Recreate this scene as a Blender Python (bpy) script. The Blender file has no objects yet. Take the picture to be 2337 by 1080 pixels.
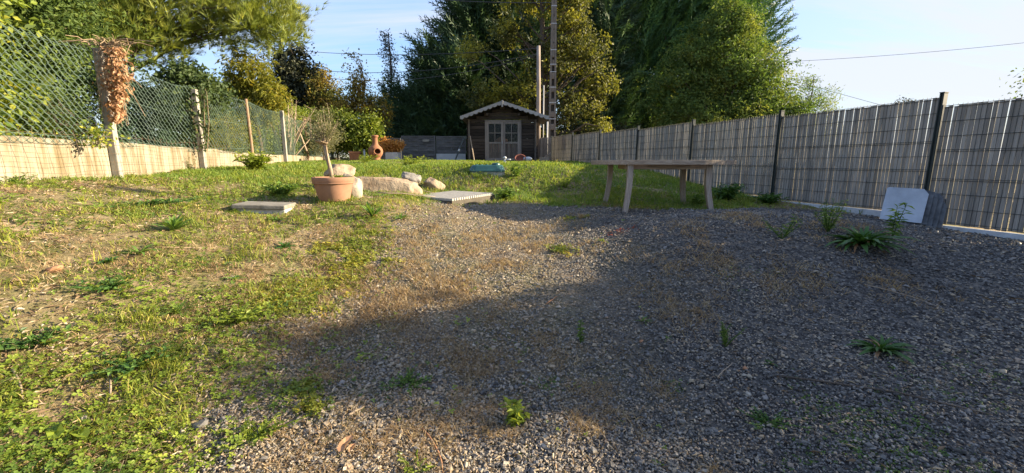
import bpy, math, random
import numpy as np
from mathutils import Vector, Matrix

R = math.radians
random.seed(11)
rng = np.random.default_rng(11)
SC = bpy.context.scene
COL = SC.collection

# ---------------------------------------------------------------- camera, sky, sun, exposure
EYE, FPX, PITCH = 1.45, 950.0, R(10.03)
cam_d = bpy.data.cameras.new('camera')
cam_d.sensor_width = 36.0
cam_d.lens = FPX / 2337.0 * 36.0
cam_d.clip_start, cam_d.clip_end = 0.05, 3000.0
cam = bpy.data.objects.new('camera', cam_d)
COL.objects.link(cam)
cam.location = (0, 0, EYE)
cam.rotation_euler = (R(90) - PITCH, 0, 0)
SC.camera = cam

SUN_EL, SUN_AZ = R(18.3), R(83)          # azimuth clockwise from the view direction (+Y)
world = bpy.data.worlds.new('World')
SC.world = world
world.use_nodes = True
wn, wl = world.node_tree.nodes, world.node_tree.links
wn.clear()
w_out = wn.new('ShaderNodeOutputWorld')
w_bg = wn.new('ShaderNodeBackground')
w_bg.inputs['Strength'].default_value = 0.092
sky = wn.new('ShaderNodeTexSky')
sky.sky_type = 'NISHITA'
sky.sun_disc = False
sky.sun_elevation = SUN_EL
sky.sun_rotation = SUN_AZ
sky.air_density = 1.0
sky.dust_density = 0.5
sky.ozone_density = 1.2
w_tc = wn.new('ShaderNodeTexCoord')
w_sep = wn.new('ShaderNodeSeparateXYZ')
wl.new(w_tc.outputs['Generated'], w_sep.inputs[0])
def wmath(op, a, b=None):
    n = wn.new('ShaderNodeMath'); n.operation = op
    for i, v in enumerate((a, b)):
        if v is None: continue
        if isinstance(v, (int, float)): n.inputs[i].default_value = v
        else: wl.new(v, n.inputs[i])
    return n.outputs[0]
zz = wmath('ADD', wmath('MAXIMUM', w_sep.outputs['Z'], 0.0), 0.16)
w_cmb = wn.new('ShaderNodeCombineXYZ')
wl.new(wmath('DIVIDE', w_sep.outputs['X'], zz), w_cmb.inputs[0])
wl.new(wmath('DIVIDE', w_sep.outputs['Y'], zz), w_cmb.inputs[1])
w_map = wn.new('ShaderNodeMapping')
w_map.inputs['Rotation'].default_value = (0, 0, R(-12))
w_map.inputs['Scale'].default_value = (0.32, 1.25, 1)
wl.new(w_cmb.outputs[0], w_map.inputs[0])
w_no = wn.new('ShaderNodeTexNoise')
w_no.inputs['Scale'].default_value = 1.1
w_no.inputs['Detail'].default_value = 8
w_no.inputs['Roughness'].default_value = 0.62
w_no.inputs['Distortion'].default_value = 0.6
wl.new(w_map.outputs[0], w_no.inputs['Vector'])
w_ramp = wn.new('ShaderNodeValToRGB')
w_ramp.color_ramp.elements[0].position = 0.45
w_ramp.color_ramp.elements[0].color = (0.0, 0.0, 0.0, 1)
w_ramp.color_ramp.elements[1].position = 0.64
w_ramp.color_ramp.elements[1].color = (0.80, 0.80, 0.80, 1)
wl.new(w_no.outputs['Fac'], w_ramp.inputs[0])
w_mix = wn.new('ShaderNodeMix'); w_mix.data_type = 'RGBA'
wl.new(wmath('MINIMUM', wmath('ADD', w_ramp.outputs[0], wmath('MULTIPLY', wmath('MAXIMUM', w_sep.outputs['X'], 0.0), 0.55)), 0.85), w_mix.inputs['Factor'])
w_bw = wn.new('ShaderNodeRGBToBW'); wl.new(sky.outputs[0], w_bw.inputs[0])
w_sc = wn.new('ShaderNodeVectorMath'); w_sc.operation = 'SCALE'       # compresses sky brightness between the sun's side and the far side
wl.new(sky.outputs[0], w_sc.inputs[0])
wl.new(wmath('DIVIDE', 1.9, wmath('ADD', wmath('DIVIDE', w_bw.outputs[0], 2.4), 1.0)), w_sc.inputs['Scale'])
w_tint = wn.new('ShaderNodeVectorMath'); w_tint.operation = 'MULTIPLY'
w_tint.inputs[1].default_value = (0.88, 0.93, 1.10)
wl.new(w_sc.outputs[0], w_tint.inputs[0])
wl.new(w_tint.outputs[0], w_mix.inputs['A'])
w_mix.inputs['B'].default_value = (2.65, 2.73, 2.98, 1)
wl.new(w_mix.outputs['Result'], w_bg.inputs['Color'])
wl.new(w_bg.outputs[0], w_out.inputs[0])

sun_d = bpy.data.lights.new('sun', 'SUN')
sun_d.energy = 5.0
sun_d.angle = R(0.55)
sun_d.color = (1.0, 0.83, 0.58)
sun = bpy.data.objects.new('sun', sun_d)
COL.objects.link(sun)
SUNDIR = Vector((math.sin(SUN_AZ) * math.cos(SUN_EL), math.cos(SUN_AZ) * math.cos(SUN_EL), math.sin(SUN_EL)))
sun.rotation_euler = SUNDIR.to_track_quat('Z', 'Y').to_euler()
sun.location = (30, 10, 20)

SC.view_settings.view_transform = 'Standard'
SC.view_settings.look = 'None'
SC.view_settings.exposure = 1.88
SC.view_settings.gamma = 1.0
SC.view_settings.use_curve_mapping = False
SC.cycles.max_bounces = 6
SC.cycles.transparent_max_bounces = 8

# ---------------------------------------------------------------- helpers
def tag(o, label=None, cat=None, group=None, kind=None):
    if label: o['label'] = label
    if cat: o['category'] = cat
    if group: o['group'] = group
    if kind: o['kind'] = kind
    return o

def empty(name, loc, label, cat, group=None, rz=0.0):
    o = bpy.data.objects.new(name, None)
    o.empty_display_size = 0.1
    COL.objects.link(o)
    o.location = loc
    o.rotation_euler = (0, 0, rz)
    return tag(o, label, cat, group)

def link(name, me, mat=None, parent=None, loc=None):
    if mat is not None and not me.materials: me.materials.append(mat)
    o = bpy.data.objects.new(name, me)
    COL.objects.link(o)
    if parent is not None: o.parent = parent
    if loc is not None: o.location = loc
    return o

def wparent(o, parent):
    """parent a part whose mesh is in world coordinates"""
    o.parent = parent
    m = Matrix.LocRotScale(parent.location, parent.rotation_euler, None)
    o.matrix_parent_inverse = m.inverted()
    return o

class MB:
    def __init__(s): s.v, s.f = [], []
    def add(s, vs, fs, M=None):
        b = len(s.v)
        s.v += [tuple(M @ Vector(p)) for p in vs] if M is not None else [tuple(p) for p in vs]
        s.f += [tuple(b + i for i in f) for f in fs]
        return s
    def box(s, c, d, M=None, taper=1.0):
        x, y, z = d[0]/2, d[1]/2, d[2]/2
        vs = [(c[0]+sx*x*(taper if sz > 0 else 1), c[1]+sy*y*(taper if sz > 0 else 1), c[2]+sz*z) for sz in (-1, 1) for sx, sy in ((-1,-1),(1,-1),(1,1),(-1,1))]
        return s.add(vs, [(3,2,1,0),(4,5,6,7),(0,1,5,4),(1,2,6,5),(2,3,7,6),(3,0,4,7)], M)
    def tube(s, pts, rad, n=6, cap=True):
        pts = [Vector(p) for p in pts]
        if not hasattr(rad, '__len__'): rad = [rad]*len(pts)
        vs, fs = [], []
        ref = None
        for i, p in enumerate(pts):
            t = (pts[min(i+1, len(pts)-1)] - pts[max(i-1, 0)]).normalized()
            if ref is None:
                ref = Vector((1, 0, 0)) if abs(t.x) < 0.8 else Vector((0, 1, 0))
            a = (ref - t*ref.dot(t)).normalized(); ref = a
            b = t.cross(a)
            for k in range(n):
                an = 2*math.pi*k/n
                vs.append(p + (a*math.cos(an) + b*math.sin(an))*rad[i])
        for i in range(len(pts)-1):
            for k in range(n):
                k2 = (k+1) % n
                fs.append((i*n+k, i*n+k2, (i+1)*n+k2, (i+1)*n+k))
        if cap:
            fs.append(tuple(reversed(range(n))))
            fs.append(tuple((len(pts)-1)*n+k for k in range(n)))
        return s.add(vs, fs)
    def lathe(s, prof, n=24, M=None, skip=None):
        vs, fs = [], []
        for r, z in prof:
            for k in range(n):
                a = 2*math.pi*k/n
                vs.append((r*math.cos(a), r*math.sin(a), z))
        for i in range(len(prof)-1):
            for k in range(n):
                if skip and skip(i, k): continue
                k2 = (k+1) % n
                fs.append((i*n+k, i*n+k2, (i+1)*n+k2, (i+1)*n+k))
        return s.add(vs, fs, M)
    def prism(s, poly, depth, M=None):
        """poly: list of (x, z) counter-clockwise seen from -y; extruded along +y"""
        n = len(poly)
        vs = [(x, 0, z) for x, z in poly] + [(x, depth, z) for x, z in poly]
        fs = [tuple(range(n)), tuple(reversed(range(n, 2*n)))]
        fs += [(i, i+n, (i+1) % n + n, (i+1) % n) for i in range(n)]
        return s.add(vs, fs, M)
    def mesh(s, name, mat=None, smooth=False):
        me = bpy.data.meshes.new(name)
        me.from_pydata(s.v, [], s.f)
        if smooth:
            me.polygons.foreach_set('use_smooth', [True]*len(me.polygons))
        me.update()
        if mat: me.materials.append(mat)
        return me
    def build(s, name, mat, parent=None, smooth=False, world=False, bevel=0, loc=None):
        o = link(name, s.mesh(name, mat, smooth), None, None, loc)
        if parent is not None:
            if world: wparent(o, parent)
            else: o.parent = parent
        if bevel:
            b = o.modifiers.new('bevel', 'BEVEL'); b.width = bevel; b.segments = 2; b.limit_method = 'ANGLE'
        return o

def bulk_mesh(name, V, F, mat, attrs=None, smooth=False):
    """V (n,3) float, F (m,c) int"""
    me = bpy.data.meshes.new(name)
    V = np.ascontiguousarray(V, dtype=np.float32); F = np.ascontiguousarray(F, dtype=np.int32)
    m, c = F.shape
    me.vertices.add(len(V)); me.vertices.foreach_set('co', V.ravel())
    me.loops.add(m*c); me.loops.foreach_set('vertex_index', F.ravel())
    me.polygons.add(m)
    me.polygons.foreach_set('loop_start', np.arange(0, m*c, c, dtype=np.int32))
    me.polygons.foreach_set('loop_total', np.full(m, c, dtype=np.int32))
    me.polygons.foreach_set('use_smooth', np.full(m, smooth, dtype=bool))
    for k, a in (attrs or {}).items():
        at_ = me.attributes.new(k, 'FLOAT', 'POINT')
        at_.data.foreach_set('value', np.ascontiguousarray(a, dtype=np.float32))
    me.materials.append(mat)
    me.update(calc_edges=True)
    return me

def scatter(T, F, pos, Rm, scale):
    """copies of a template (k,3),(m,c): pos (n,3), Rm (n,3,3) columns = local axes, scale (n,) or (n,3)"""
    n, k = len(pos), len(T)
    sc = np.asarray(scale, dtype=float)
    if sc.ndim == 1: sc = np.repeat(sc[:, None], 3, 1)
    L = T[None]*sc[:, None, :]
    V = np.einsum('nij,nkj->nki', Rm, L) + pos[:, None, :]
    FF = F[None] + (np.arange(n)*k)[:, None, None]
    return V.reshape(-1, 3), FF.reshape(-1, F.shape[1])

def nrm(a): return a/np.maximum(np.linalg.norm(a, axis=-1, keepdims=True), 1e-9)
def frame(y, z):
    """rotation with local y along y and local z close to z"""
    y = nrm(y); x = nrm(np.cross(y, z)); z2 = np.cross(x, y)
    return np.stack([x, y, z2], axis=-1)
def rand_dirs(n, g=None):
    return nrm((g or rng).normal(size=(n, 3)))
def yaw_frames(n, tilt=0.0, g=None):
    g = g or rng
    a = g.uniform(0, 2*np.pi, n)
    y = np.stack([np.cos(a), np.sin(a), np.zeros(n)], -1)
    z = np.stack([g.normal(0, tilt, n), g.normal(0, tilt, n), np.ones(n)], -1)
    z = nrm(z)
    x = nrm(np.cross(y, z)); y = np.cross(z, x)
    return np.stack([x, y, z], -1)

def _hash(ix, iy, seed):
    h = (ix.astype(np.int64)*374761393 + iy.astype(np.int64)*668265263 + seed*982451653) & 0x7fffffff
    h = ((h ^ (h >> 13))*1274126177) & 0x7fffffff
    return ((h ^ (h >> 16)) & 0xffff)/65535.0
def vnoise(x, y, s, seed=0):
    x = np.asarray(x, float)/s; y = np.asarray(y, float)/s
    ix, iy = np.floor(x), np.floor(y); fx, fy = x-ix, y-iy
    fx = fx*fx*(3-2*fx); fy = fy*fy*(3-2*fy)
    a, b = _hash(ix, iy, seed), _hash(ix+1, iy, seed)
    c, d = _hash(ix, iy+1, seed), _hash(ix+1, iy+1, seed)
    return a*(1-fx)*(1-fy)+b*fx*(1-fy)+c*(1-fx)*fy+d*fx*fy
def fbm(x, y, s, seed=0):
    return (vnoise(x, y, s, seed)*.5+vnoise(x, y, s*.47, seed+1)*.27+vnoise(x, y, s*.21, seed+2)*.15+vnoise(x, y, s*.1, seed+3)*.08)
def sstep(a, b, x):
    t = np.clip((x-a)/(b-a), 0, 1); return t*t*(3-2*t)

# where a direction of the photograph meets a given depth, or the ground
def ray(px, py):
    u, v = (px-1168.5)/FPX, (540-py)/FPX
    return Vector((u, math.cos(PITCH)+v*math.sin(PITCH), -math.sin(PITCH)+v*math.cos(PITCH)))
def at(px, py, Y):
    d = ray(px, py); t = Y/d.y
    return Vector((d.x*t, Y, EYE+d.z*t))

# ---------------------------------------------------------------- terrain
CP = np.array([
 (0,-3,0),(-3,-3,.3),(3,-3,0),(0,0,0),(-1.2,0,.05),(-2.5,0,.25),(2.5,0,.0),(6,0,.2),(-5.5,0,.95),
 (0,1.5,.05),(-1,2,.16),(-2,2,.38),(-3,2,.62),(-4.5,2,.95),(-5.5,3,1.15),(-6,5,1.22),(-6.4,8,1.26),(-7.2,12,1.38),(-8.3,18,1.52),
 (.35,3,.20),(-.2,3.0,.26),(.2,4,.44),(.5,2.3,.06),(0,5,.55),(0,6,.64),(.6,6.2,.655),(0,7,.735),(0,7.7,.78),(-.3,8.35,.86),(-.5,8.75,1.08),(-.5,9.15,1.28),(-1.2,8.2,.90),(-1.4,9.1,1.22),(-1.3,7.4,.82),(-.5,11,1.38),(0,14,1.45),(0,18,1.50),(0,24,1.5),
 (-2.3,5.8,.92),(-2.2,7.6,.98),(-3,5,.83),(-2,4,.60),(-3.5,4,.86),(-4.6,5.5,1.03),(-4.5,7.5,1.14),(-3,9.3,1.24),(-4,12,1.40),(-4,16,1.54),(-1,6,.80),(-1,4,.50),
 (1.5,2,.08),(3,2,.1),(5,2,.2),(6.8,2,.32),(1.7,4.2,.58),(3,4.2,.62),(2.3,4.7,.755),(3.6,4.8,.775),(4.5,4,.54),(2.2,5.2,.755),(4,5.3,.765),(1.8,3,.24),(3.2,3,.27),(2.5,3.5,.39),(6.2,4.5,.50),(5.9,5.8,.57),(1.7,6.6,.71),(3.1,6.6,.70),(5.3,7.8,.67),(1.8,7.6,.76),(3.1,7.6,.74),
 (1.1,8.4,.88),(1.2,8.9,1.10),(1.4,9.5,1.29),(2.6,9.6,1.18),(2.5,10.6,1.30),(3.9,9.7,.98),(4.6,10.2,.86),(4.4,11.5,1.1),(4.0,13,1.26),(3.4,15.5,1.42),(2.6,18.5,1.5),(2,21,1.52),
 (9,2,.35),(9,6,.6),(9,11,1.0),(9,18,1.4),(9,26,1.5),(-9.5,5,1.2),(-10,12,1.4),(-12,20,1.5),(0,34,1.45),(16,12,1.0),(-16,12,1.4),(20,34,1.4),(-20,34,1.4),(18,0,.5),(-14,0,1.1)], float)
def _phi(r2): return np.where(r2 > 1e-12, .5*r2*np.log(np.maximum(r2, 1e-12)), 0)
_n = len(CP)
_d2 = ((CP[:, None, :2]-CP[None, :, :2])**2).sum(-1)
_A = np.zeros((_n+3, _n+3)); _A[:_n, :_n] = _phi(_d2)+np.eye(_n)*.004
_A[:_n, _n:] = np.c_[np.ones(_n), CP[:, :2]]; _A[_n:, :_n] = _A[:_n, _n:].T
_w = np.linalg.solve(_A, np.r_[CP[:, 2], 0, 0, 0])
def H(x, y):
    x = np.asarray(x, float); y = np.asarray(y, float); shp = x.shape
    x = x.ravel(); y = y.ravel()
    out = np.empty(len(x))
    for i in range(0, len(x), 20000):
        X, Y = x[i:i+20000], y[i:i+20000]
        Xc, Yc = np.clip(X, -18, 18), np.clip(Y, -4, 34)
        d2 = (Xc[:, None]-CP[None, :, 0])**2+(Yc[:, None]-CP[None, :, 1])**2
        z = _phi(d2)@_w[:_n]+_w[_n]+_w[_n+1]*Xc+_w[_n+2]*Yc
        z = z+(fbm(X, Y, .9, 5)-.5)*.09+(vnoise(X, Y, .22, 9)-.5)*.018
        out[i:i+20000] = z
    return out.reshape(shp)
def hz(x, y): return float(H(np.array([x]), np.array([y]))[0])
def gp(px, py):
    d = ray(px, py)
    t = np.geomspace(.8, 60, 1500)
    z = EYE+d.z*t; h = H(d.x*t, d.y*t)
    k = np.nonzero(z < h)[0]
    k = k[0] if len(k) else len(t)-1
    return Vector((d.x*t[k], d.y*t[k], float(h[k])))

# limits between weedy earth and slate gravel, as lines on the ground
_e = [gp(*p) for p in ((960,466),(900,520),(850,590),(800,650),(690,725),(640,800),(560,880),(500,950),(430,1078))]
_ey = np.array([p.y for p in _e][::-1]); _ex = np.array([p.x for p in _e][::-1])
_t = [gp(*p) for p in ((950,464),(1060,464),(1200,463),(1400,474),(1500,478),(1620,480),(1720,474),(1800,474),(1900,484),(2100,503),(2330,530))]
_tx = np.array([p.x for p in _t]); _ty = np.array([p.y for p in _t])
def gravel_side(x, y):
    """metres inside the gravel (positive) from its left and far limits"""
    a = x-np.interp(y, _ey, _ex)
    b = np.interp(x, _tx, _ty)-y
    return a, b
FX0, FDX = 7.50, -0.273                      # the right-hand fence line x = FX0 + FDX*y
WX0, WDX = -5.02, -0.180                     # the left-hand wall line
def gravel_mask(x, y):
    a, b = gravel_side(x, y)
    n = (fbm(x, y, .8, 21)-.5)+.7*(fbm(x, y, .22, 23)-.5)
    return sstep(-.35, .25, a+n*.9)*sstep(-.25, .25, b+n*.6)*sstep(-.02, .02, FX0+FDX*y-x)

# ---------------------------------------------------------------- materials
def nt(name):
    m = bpy.data.materials.new(name); m.use_nodes = True
    n, l = m.node_tree.nodes, m.node_tree.links
    return m, n, l, n['Principled BSDF'], n['Material Output']
def ramp(n, l, src, stops):
    r = n.new('ShaderNodeValToRGB')
    e = r.color_ramp.elements
    while len(e) < len(stops): e.new(.5)
    for i, (p, c) in enumerate(stops):
        e[i].position = p; e[i].color = (c[0], c[1], c[2], 1)
    l.new(src, r.inputs[0]); return r.outputs[0]
def noise(n, l, scale, detail=5, rough=.6, coord='Object', stretch=None, vec=None):
    t = n.new('ShaderNodeTexNoise')
    t.inputs['Scale'].default_value = scale; t.inputs['Detail'].default_value = detail; t.inputs['Roughness'].default_value = rough
    if vec is None:
        c = n.new('ShaderNodeTexCoord'); vec = c.outputs[coord]
    if stretch:
        mp = n.new('ShaderNodeMapping'); mp.inputs['Scale'].default_value = stretch
        l.new(vec, mp.inputs[0]); vec = mp.outputs[0]
    l.new(vec, t.inputs['Vector'])
    return t.outputs['Fac']
def mixc(n, l, f, a, b, mode='MIX'):
    m = n.new('ShaderNodeMix'); m.data_type = 'RGBA'; m.blend_type = mode
    for k, v in (('Factor', f), ('A', a), ('B', b)):
        if isinstance(v, (int, float)): m.inputs[k].default_value = v
        elif isinstance(v, tuple): m.inputs[k].default_value = (v[0], v[1], v[2], 1)
        else: l.new(v, m.inputs[k])
    return m.outputs['Result']
def bump(n, l, h, b, strength, dist=.01):
    bp = n.new('ShaderNodeBump'); bp.inputs['Strength'].default_value = strength; bp.inputs['Distance'].default_value = dist
    l.new(h, bp.inputs['Height']); l.new(bp.outputs[0], b.inputs['Normal'])
def attr(n, name):
    a = n.new('ShaderNodeAttribute'); a.attribute_name = name; return a.outputs['Fac']
def objrand(n):
    return n.new('ShaderNodeObjectInfo').outputs['Random']

def plain(name, c1, c2, scale=8, rough=.7, bs=.3, bd=.01, stretch=None, metal=0, detail=6, spec=None, per_object=0):
    m, n, l, b, o = nt(name)
    f = noise(n, l, scale, detail, .65, 'Object', stretch)
    col = ramp(n, l, f, ((.3, c1), (.7, c2)))
    if per_object:
        v = ramp(n, l, objrand(n), ((0, (1-per_object,)*3), (1, (1+per_object,)*3)))
        col = mixc(n, l, 1.0, col, v, 'MULTIPLY')
    l.new(col, b.inputs['Base Color'])
    b.inputs['Roughness'].default_value = rough; b.inputs['Metallic'].default_value = metal
    if spec is not None: b.inputs['Specular IOR Level'].default_value = spec
    if bs: bump(n, l, f, b, bs, bd)
    return m

def leafy(name, stops, transl=.35, rough=.55, patch=None, pscale=.6, spec=.3, pw=(.5, .62)):
    """leaf colour from a per-leaf random value, with patches of another hue that grow on the plant"""
    m, n, l, b, o = nt(name)
    col = ramp(n, l, attr(n, 'rnd'), stops)
    if patch:
        f = noise(n, l, pscale, 4, .6, 'Object')
        f = ramp(n, l, f, ((pw[0], (0, 0, 0)), (pw[1], (1, 1, 1))))
        col = mixc(n, l, f, col, ramp(n, l, attr(n, 'rnd'), patch))
    l.new(col, b.inputs['Base Color'])
    b.inputs['Roughness'].default_value = rough
    b.inputs['Specular IOR Level'].default_value = spec
    if transl:
        tr = n.new('ShaderNodeBsdfTranslucent')
        g = n.new('ShaderNodeMix'); g.data_type = 'RGBA'; g.blend_type = 'MULTIPLY'
        g.inputs['Factor'].default_value = 1; l.new(col, g.inputs['A']); g.inputs['B'].default_value = (1.5, 1.45, .7, 1)
        l.new(g.outputs['Result'], tr.inputs['Color'])
        mx = n.new('ShaderNodeMixShader'); mx.inputs[0].default_value = transl
        l.new(b.outputs[0], mx.inputs[1]); l.new(tr.outputs[0], mx.inputs[2])
        l.new(mx.outputs[0], o.inputs['Surface'])
    return m

def wood(name, c1, c2, c3, axis='z', scale=7, rough=.8, per_object=.3, bs=.5):
    m, n, l, b, o = nt(name)
    st = {'z': (9, 9, .7), 'x': (.7, 9, 9), 'y': (9, .7, 9)}[axis]
    tc = n.new('ShaderNodeTexCoord')
    rnd = objrand(n)
    add = n.new('ShaderNodeVectorMath'); add.operation = 'ADD'
    cb = n.new('ShaderNodeCombineXYZ')
    mm = n.new('ShaderNodeMath'); mm.operation = 'MULTIPLY'; mm.inputs[1].default_value = 37.0
    l.new(rnd, mm.inputs[0])
    for i in range(3): l.new(mm.outputs[0], cb.inputs[i])
    l.new(tc.outputs['Object'], add.inputs[0]); l.new(cb.outputs[0], add.inputs[1])
    g = noise(n, l, scale, 8, .7, stretch=st, vec=add.outputs[0])
    big = noise(n, l, 1.6, 3, .5, vec=add.outputs[0])
    col = ramp(n, l, g, ((.28, c1), (.5, c2), (.72, c3)))
    col = mixc(n, l, ramp(n, l, big, ((.4, (0, 0, 0)), (.7, (.5, .5, .5)))), col, c1)
    if per_object:
        col = mixc(n, l, 1.0, col, ramp(n, l, rnd, ((0, (1-per_object,)*3), (1, (1+per_object,)*3))), 'MULTIPLY')
    l.new(col, b.inputs['Base Color']); b.inputs['Roughness'].default_value = rough
    b.inputs['Specular IOR Level'].default_value = .25
    bump(n, l, g, b, bs, .006)
    return m

M = {}
M['bark'] = plain('bark', (.05,.038,.028), (.13,.10,.075), 14, .9, .8, .02, (6,6,1))
M['pine_bark'] = plain('pine_bark', (.06,.04,.03), (.17,.11,.08), 10, .9, .8, .03, (4,4,1))
M['slat'] = wood('slat_wood', (.185,.162,.138), (.30,.268,.232), (.42,.38,.335), 'z', 6, .85, .22)
M['fence_metal'] = plain('fence_metal', (.018,.026,.026), (.03,.042,.042), 20, .5, .1, .002)
M['gravel_board'] = plain('board_concrete', (.40,.41,.42), (.58,.59,.60), 9, .9, .3, .004)
M['render'] = None
M['post_concrete'] = plain('post_concrete', (.20,.185,.16), (.33,.31,.275), 9, .9, .4, .005)
M['wire_green'] = plain('green_wire', (.085,.135,.108), (.155,.215,.178), 5, .45, 0)
M['wire_rust'] = plain('rusty_wire', (.10,.06,.035), (.22,.15,.10), 12, .8, 0)
M['rust_post'] = plain('rusty_post', (.20,.125,.07), (.30,.21,.14), 8, .85, .3, .004)
M['teak'] = wood('grey_teak', (.15,.112,.08), (.29,.228,.17), (.44,.365,.285), 'x', 6, .75, .15)
M['teak_leg'] = wood('grey_teak_leg', (.17,.13,.10), (.31,.255,.205), (.44,.38,.32), 'z', 6, .75, .15)
M['log'] = wood('shed_log', (.017,.013,.011), (.040,.031,.025), (.080,.062,.048), 'x', 5, .85, .45)
M['log_side'] = wood('shed_log_side', (.022,.017,.014), (.052,.041,.033), (.10,.078,.06), 'y', 5, .85, .45)
M['shed_v'] = wood('shed_upright', (.05,.042,.036), (.10,.085,.072), (.16,.135,.115), 'z', 5, .85, .3)
M['door_wood'] = wood('door_wood', (.115,.10,.09), (.19,.17,.153), (.27,.245,.225), 'z', 5, .8, .2)
M['fascia'] = wood('fascia_wood', (.20,.195,.19), (.31,.30,.29), (.42,.41,.40), 'x', 5, .8, .1)
M['felt'] = plain('roof_felt', (.10,.10,.10), (.17,.17,.165), 30, .95, .5, .006)
M['dark_in'] = plain('shed_inside', (.02,.016,.012), (.04,.03,.024), 6, .9, 0)
M['woven'] = wood('woven_slat', (.065,.065,.07), (.12,.12,.125), (.19,.19,.195), 'x', 6, .85, .2)
M['terracotta'] = plain('terracotta', (.20,.082,.038), (.31,.14,.072), 6, .85, .15, .004)
M['terracotta_pale'] = plain('terracotta_pale', (.23,.115,.066), (.32,.175,.108), 5, .85, .12, .004)
M['soil'] = plain('soil', (.05,.035,.022), (.13,.09,.055), 25, .95, .8, .01)
M['rock'] = plain('ochre_rock', (.19,.125,.07), (.40,.32,.225), 4, .9, 1.0, .05)
M['rock_grey'] = plain('grey_rock', (.14,.125,.105), (.28,.265,.235), 7, .9, .9, .04)
M['rock_pale'] = plain('pale_rock', (.24,.20,.15), (.38,.345,.285), 6, .9, .7, .03)
M['concrete'] = plain('old_concrete', (.12,.11,.09), (.25,.235,.205), 8, .92, .7, .01)
M['white_plastic'] = plain('white_plastic', (.38,.40,.43), (.48,.50,.52), 6, .5, 0)
M['lid'] = plain('green_lid', (.012,.058,.055), (.022,.09,.085), 7, .42, .1, .004)
M['lid_base'] = plain('lid_collar', (.20,.21,.19), (.32,.33,.30), 7, .8, .1, .004)
M['marble'] = plain('grey_marble', (.27,.30,.345), (.44,.48,.54), 3.2, .45, .15, .003)
M['marble_shade_dirt'] = plain('shaded_dirty_slab', (.035,.037,.043), (.16,.165,.175), 9, .7, .4, .004)  # rear slabs: shade of the gaps and dirt put into the colour
M['marble_edge'] = plain('slab_edge', (.05,.05,.055), (.17,.16,.15), 20, .8, .4, .004)
M['grate'] = plain('pale_fibreglass', (.34,.32,.28), (.48,.46,.41), 9, .8, .2, .003)
M['grate_side'] = plain('grate_side', (.05,.042,.03), (.11,.095,.07), 9, .9, .2, .003)
M['pole_wood'] = wood('pole_wood', (.16,.125,.10), (.27,.22,.185), (.38,.32,.275), 'z', 2, .85, 0)
M['pole_concrete'] = plain('pole_concrete', (.11,.092,.075), (.19,.165,.14), 5, .9, .3, .01)
M['pole_recess_shade'] = plain('pole_recess_shade', (.03,.026,.022), (.05,.043,.038), 5, .9, .2, .01)  # darker copy of the pole concrete, shade of the slots in the colour
M['strap'] = plain('steel_strap', (.36,.36,.37), (.46,.46,.47), 6, .5, 0, metal=.3)
M['cable'] = plain('cable', (.03,.03,.033), (.05,.05,.055), 6, .6, 0)
M['white_pole'] = plain('white_pole', (.36,.36,.36), (.44,.44,.44), 4, .5, 0)
M['twig'] = plain('dry_twig', (.22,.15,.09), (.40,.30,.20), 18, .9, .3, .003)
M['pale_wood'] = plain('pale_wood', (.24,.18,.12), (.36,.285,.205), 10, .85, .3, .004, (5,5,1))
M['brick'] = plain('brick_chip', (.26,.12,.055), (.36,.19,.10), 12, .9, .4, .004)
M['red_cloth'] = plain('red_cloth', (.12,.035,.025), (.18,.06,.04), 10, .9, 0)
M['grey_steel'] = plain('grey_steel', (.22,.25,.28), (.34,.37,.40), 8, .45, 0, metal=.6)
def glass():
    m, n, l, b, o = nt('window_glass')
    b.inputs['Base Color'].default_value = (.02,.025,.03,1); b.inputs['Roughness'].default_value = .06
    t = n.new('ShaderNodeBsdfTransparent'); t.inputs[0].default_value = (.85,.88,.88,1)
    mx = n.new('ShaderNodeMixShader'); mx.inputs[0].default_value = .22
    l.new(t.outputs[0], mx.inputs[1]); l.new(b.outputs[0], mx.inputs[2]); l.new(mx.outputs[0], o.inputs['Surface'])
    return m
M['glass'] = glass()
def render_mat():
    m, n, l, b, o = nt('cream_render')
    f = noise(n, l, 2.2, 8, .7)
    drip = noise(n, l, 3.0, 6, .65, stretch=(3, 3, .35))
    col = ramp(n, l, f, ((.3, (.225,.20,.145)), (.7, (.29,.265,.205))))
    col = mixc(n, l, ramp(n, l, drip, ((.42, (0,0,0)), (.62, (1,1,1)))), col, (.15,.115,.06))
    fine = noise(n, l, 55, 4, .6)
    l.new(col, b.inputs['Base Color']); b.inputs['Roughness'].default_value = .92
    bump(n, l, fine, b, .5, .006)
    return m
M['render'] = render_mat()

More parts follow.
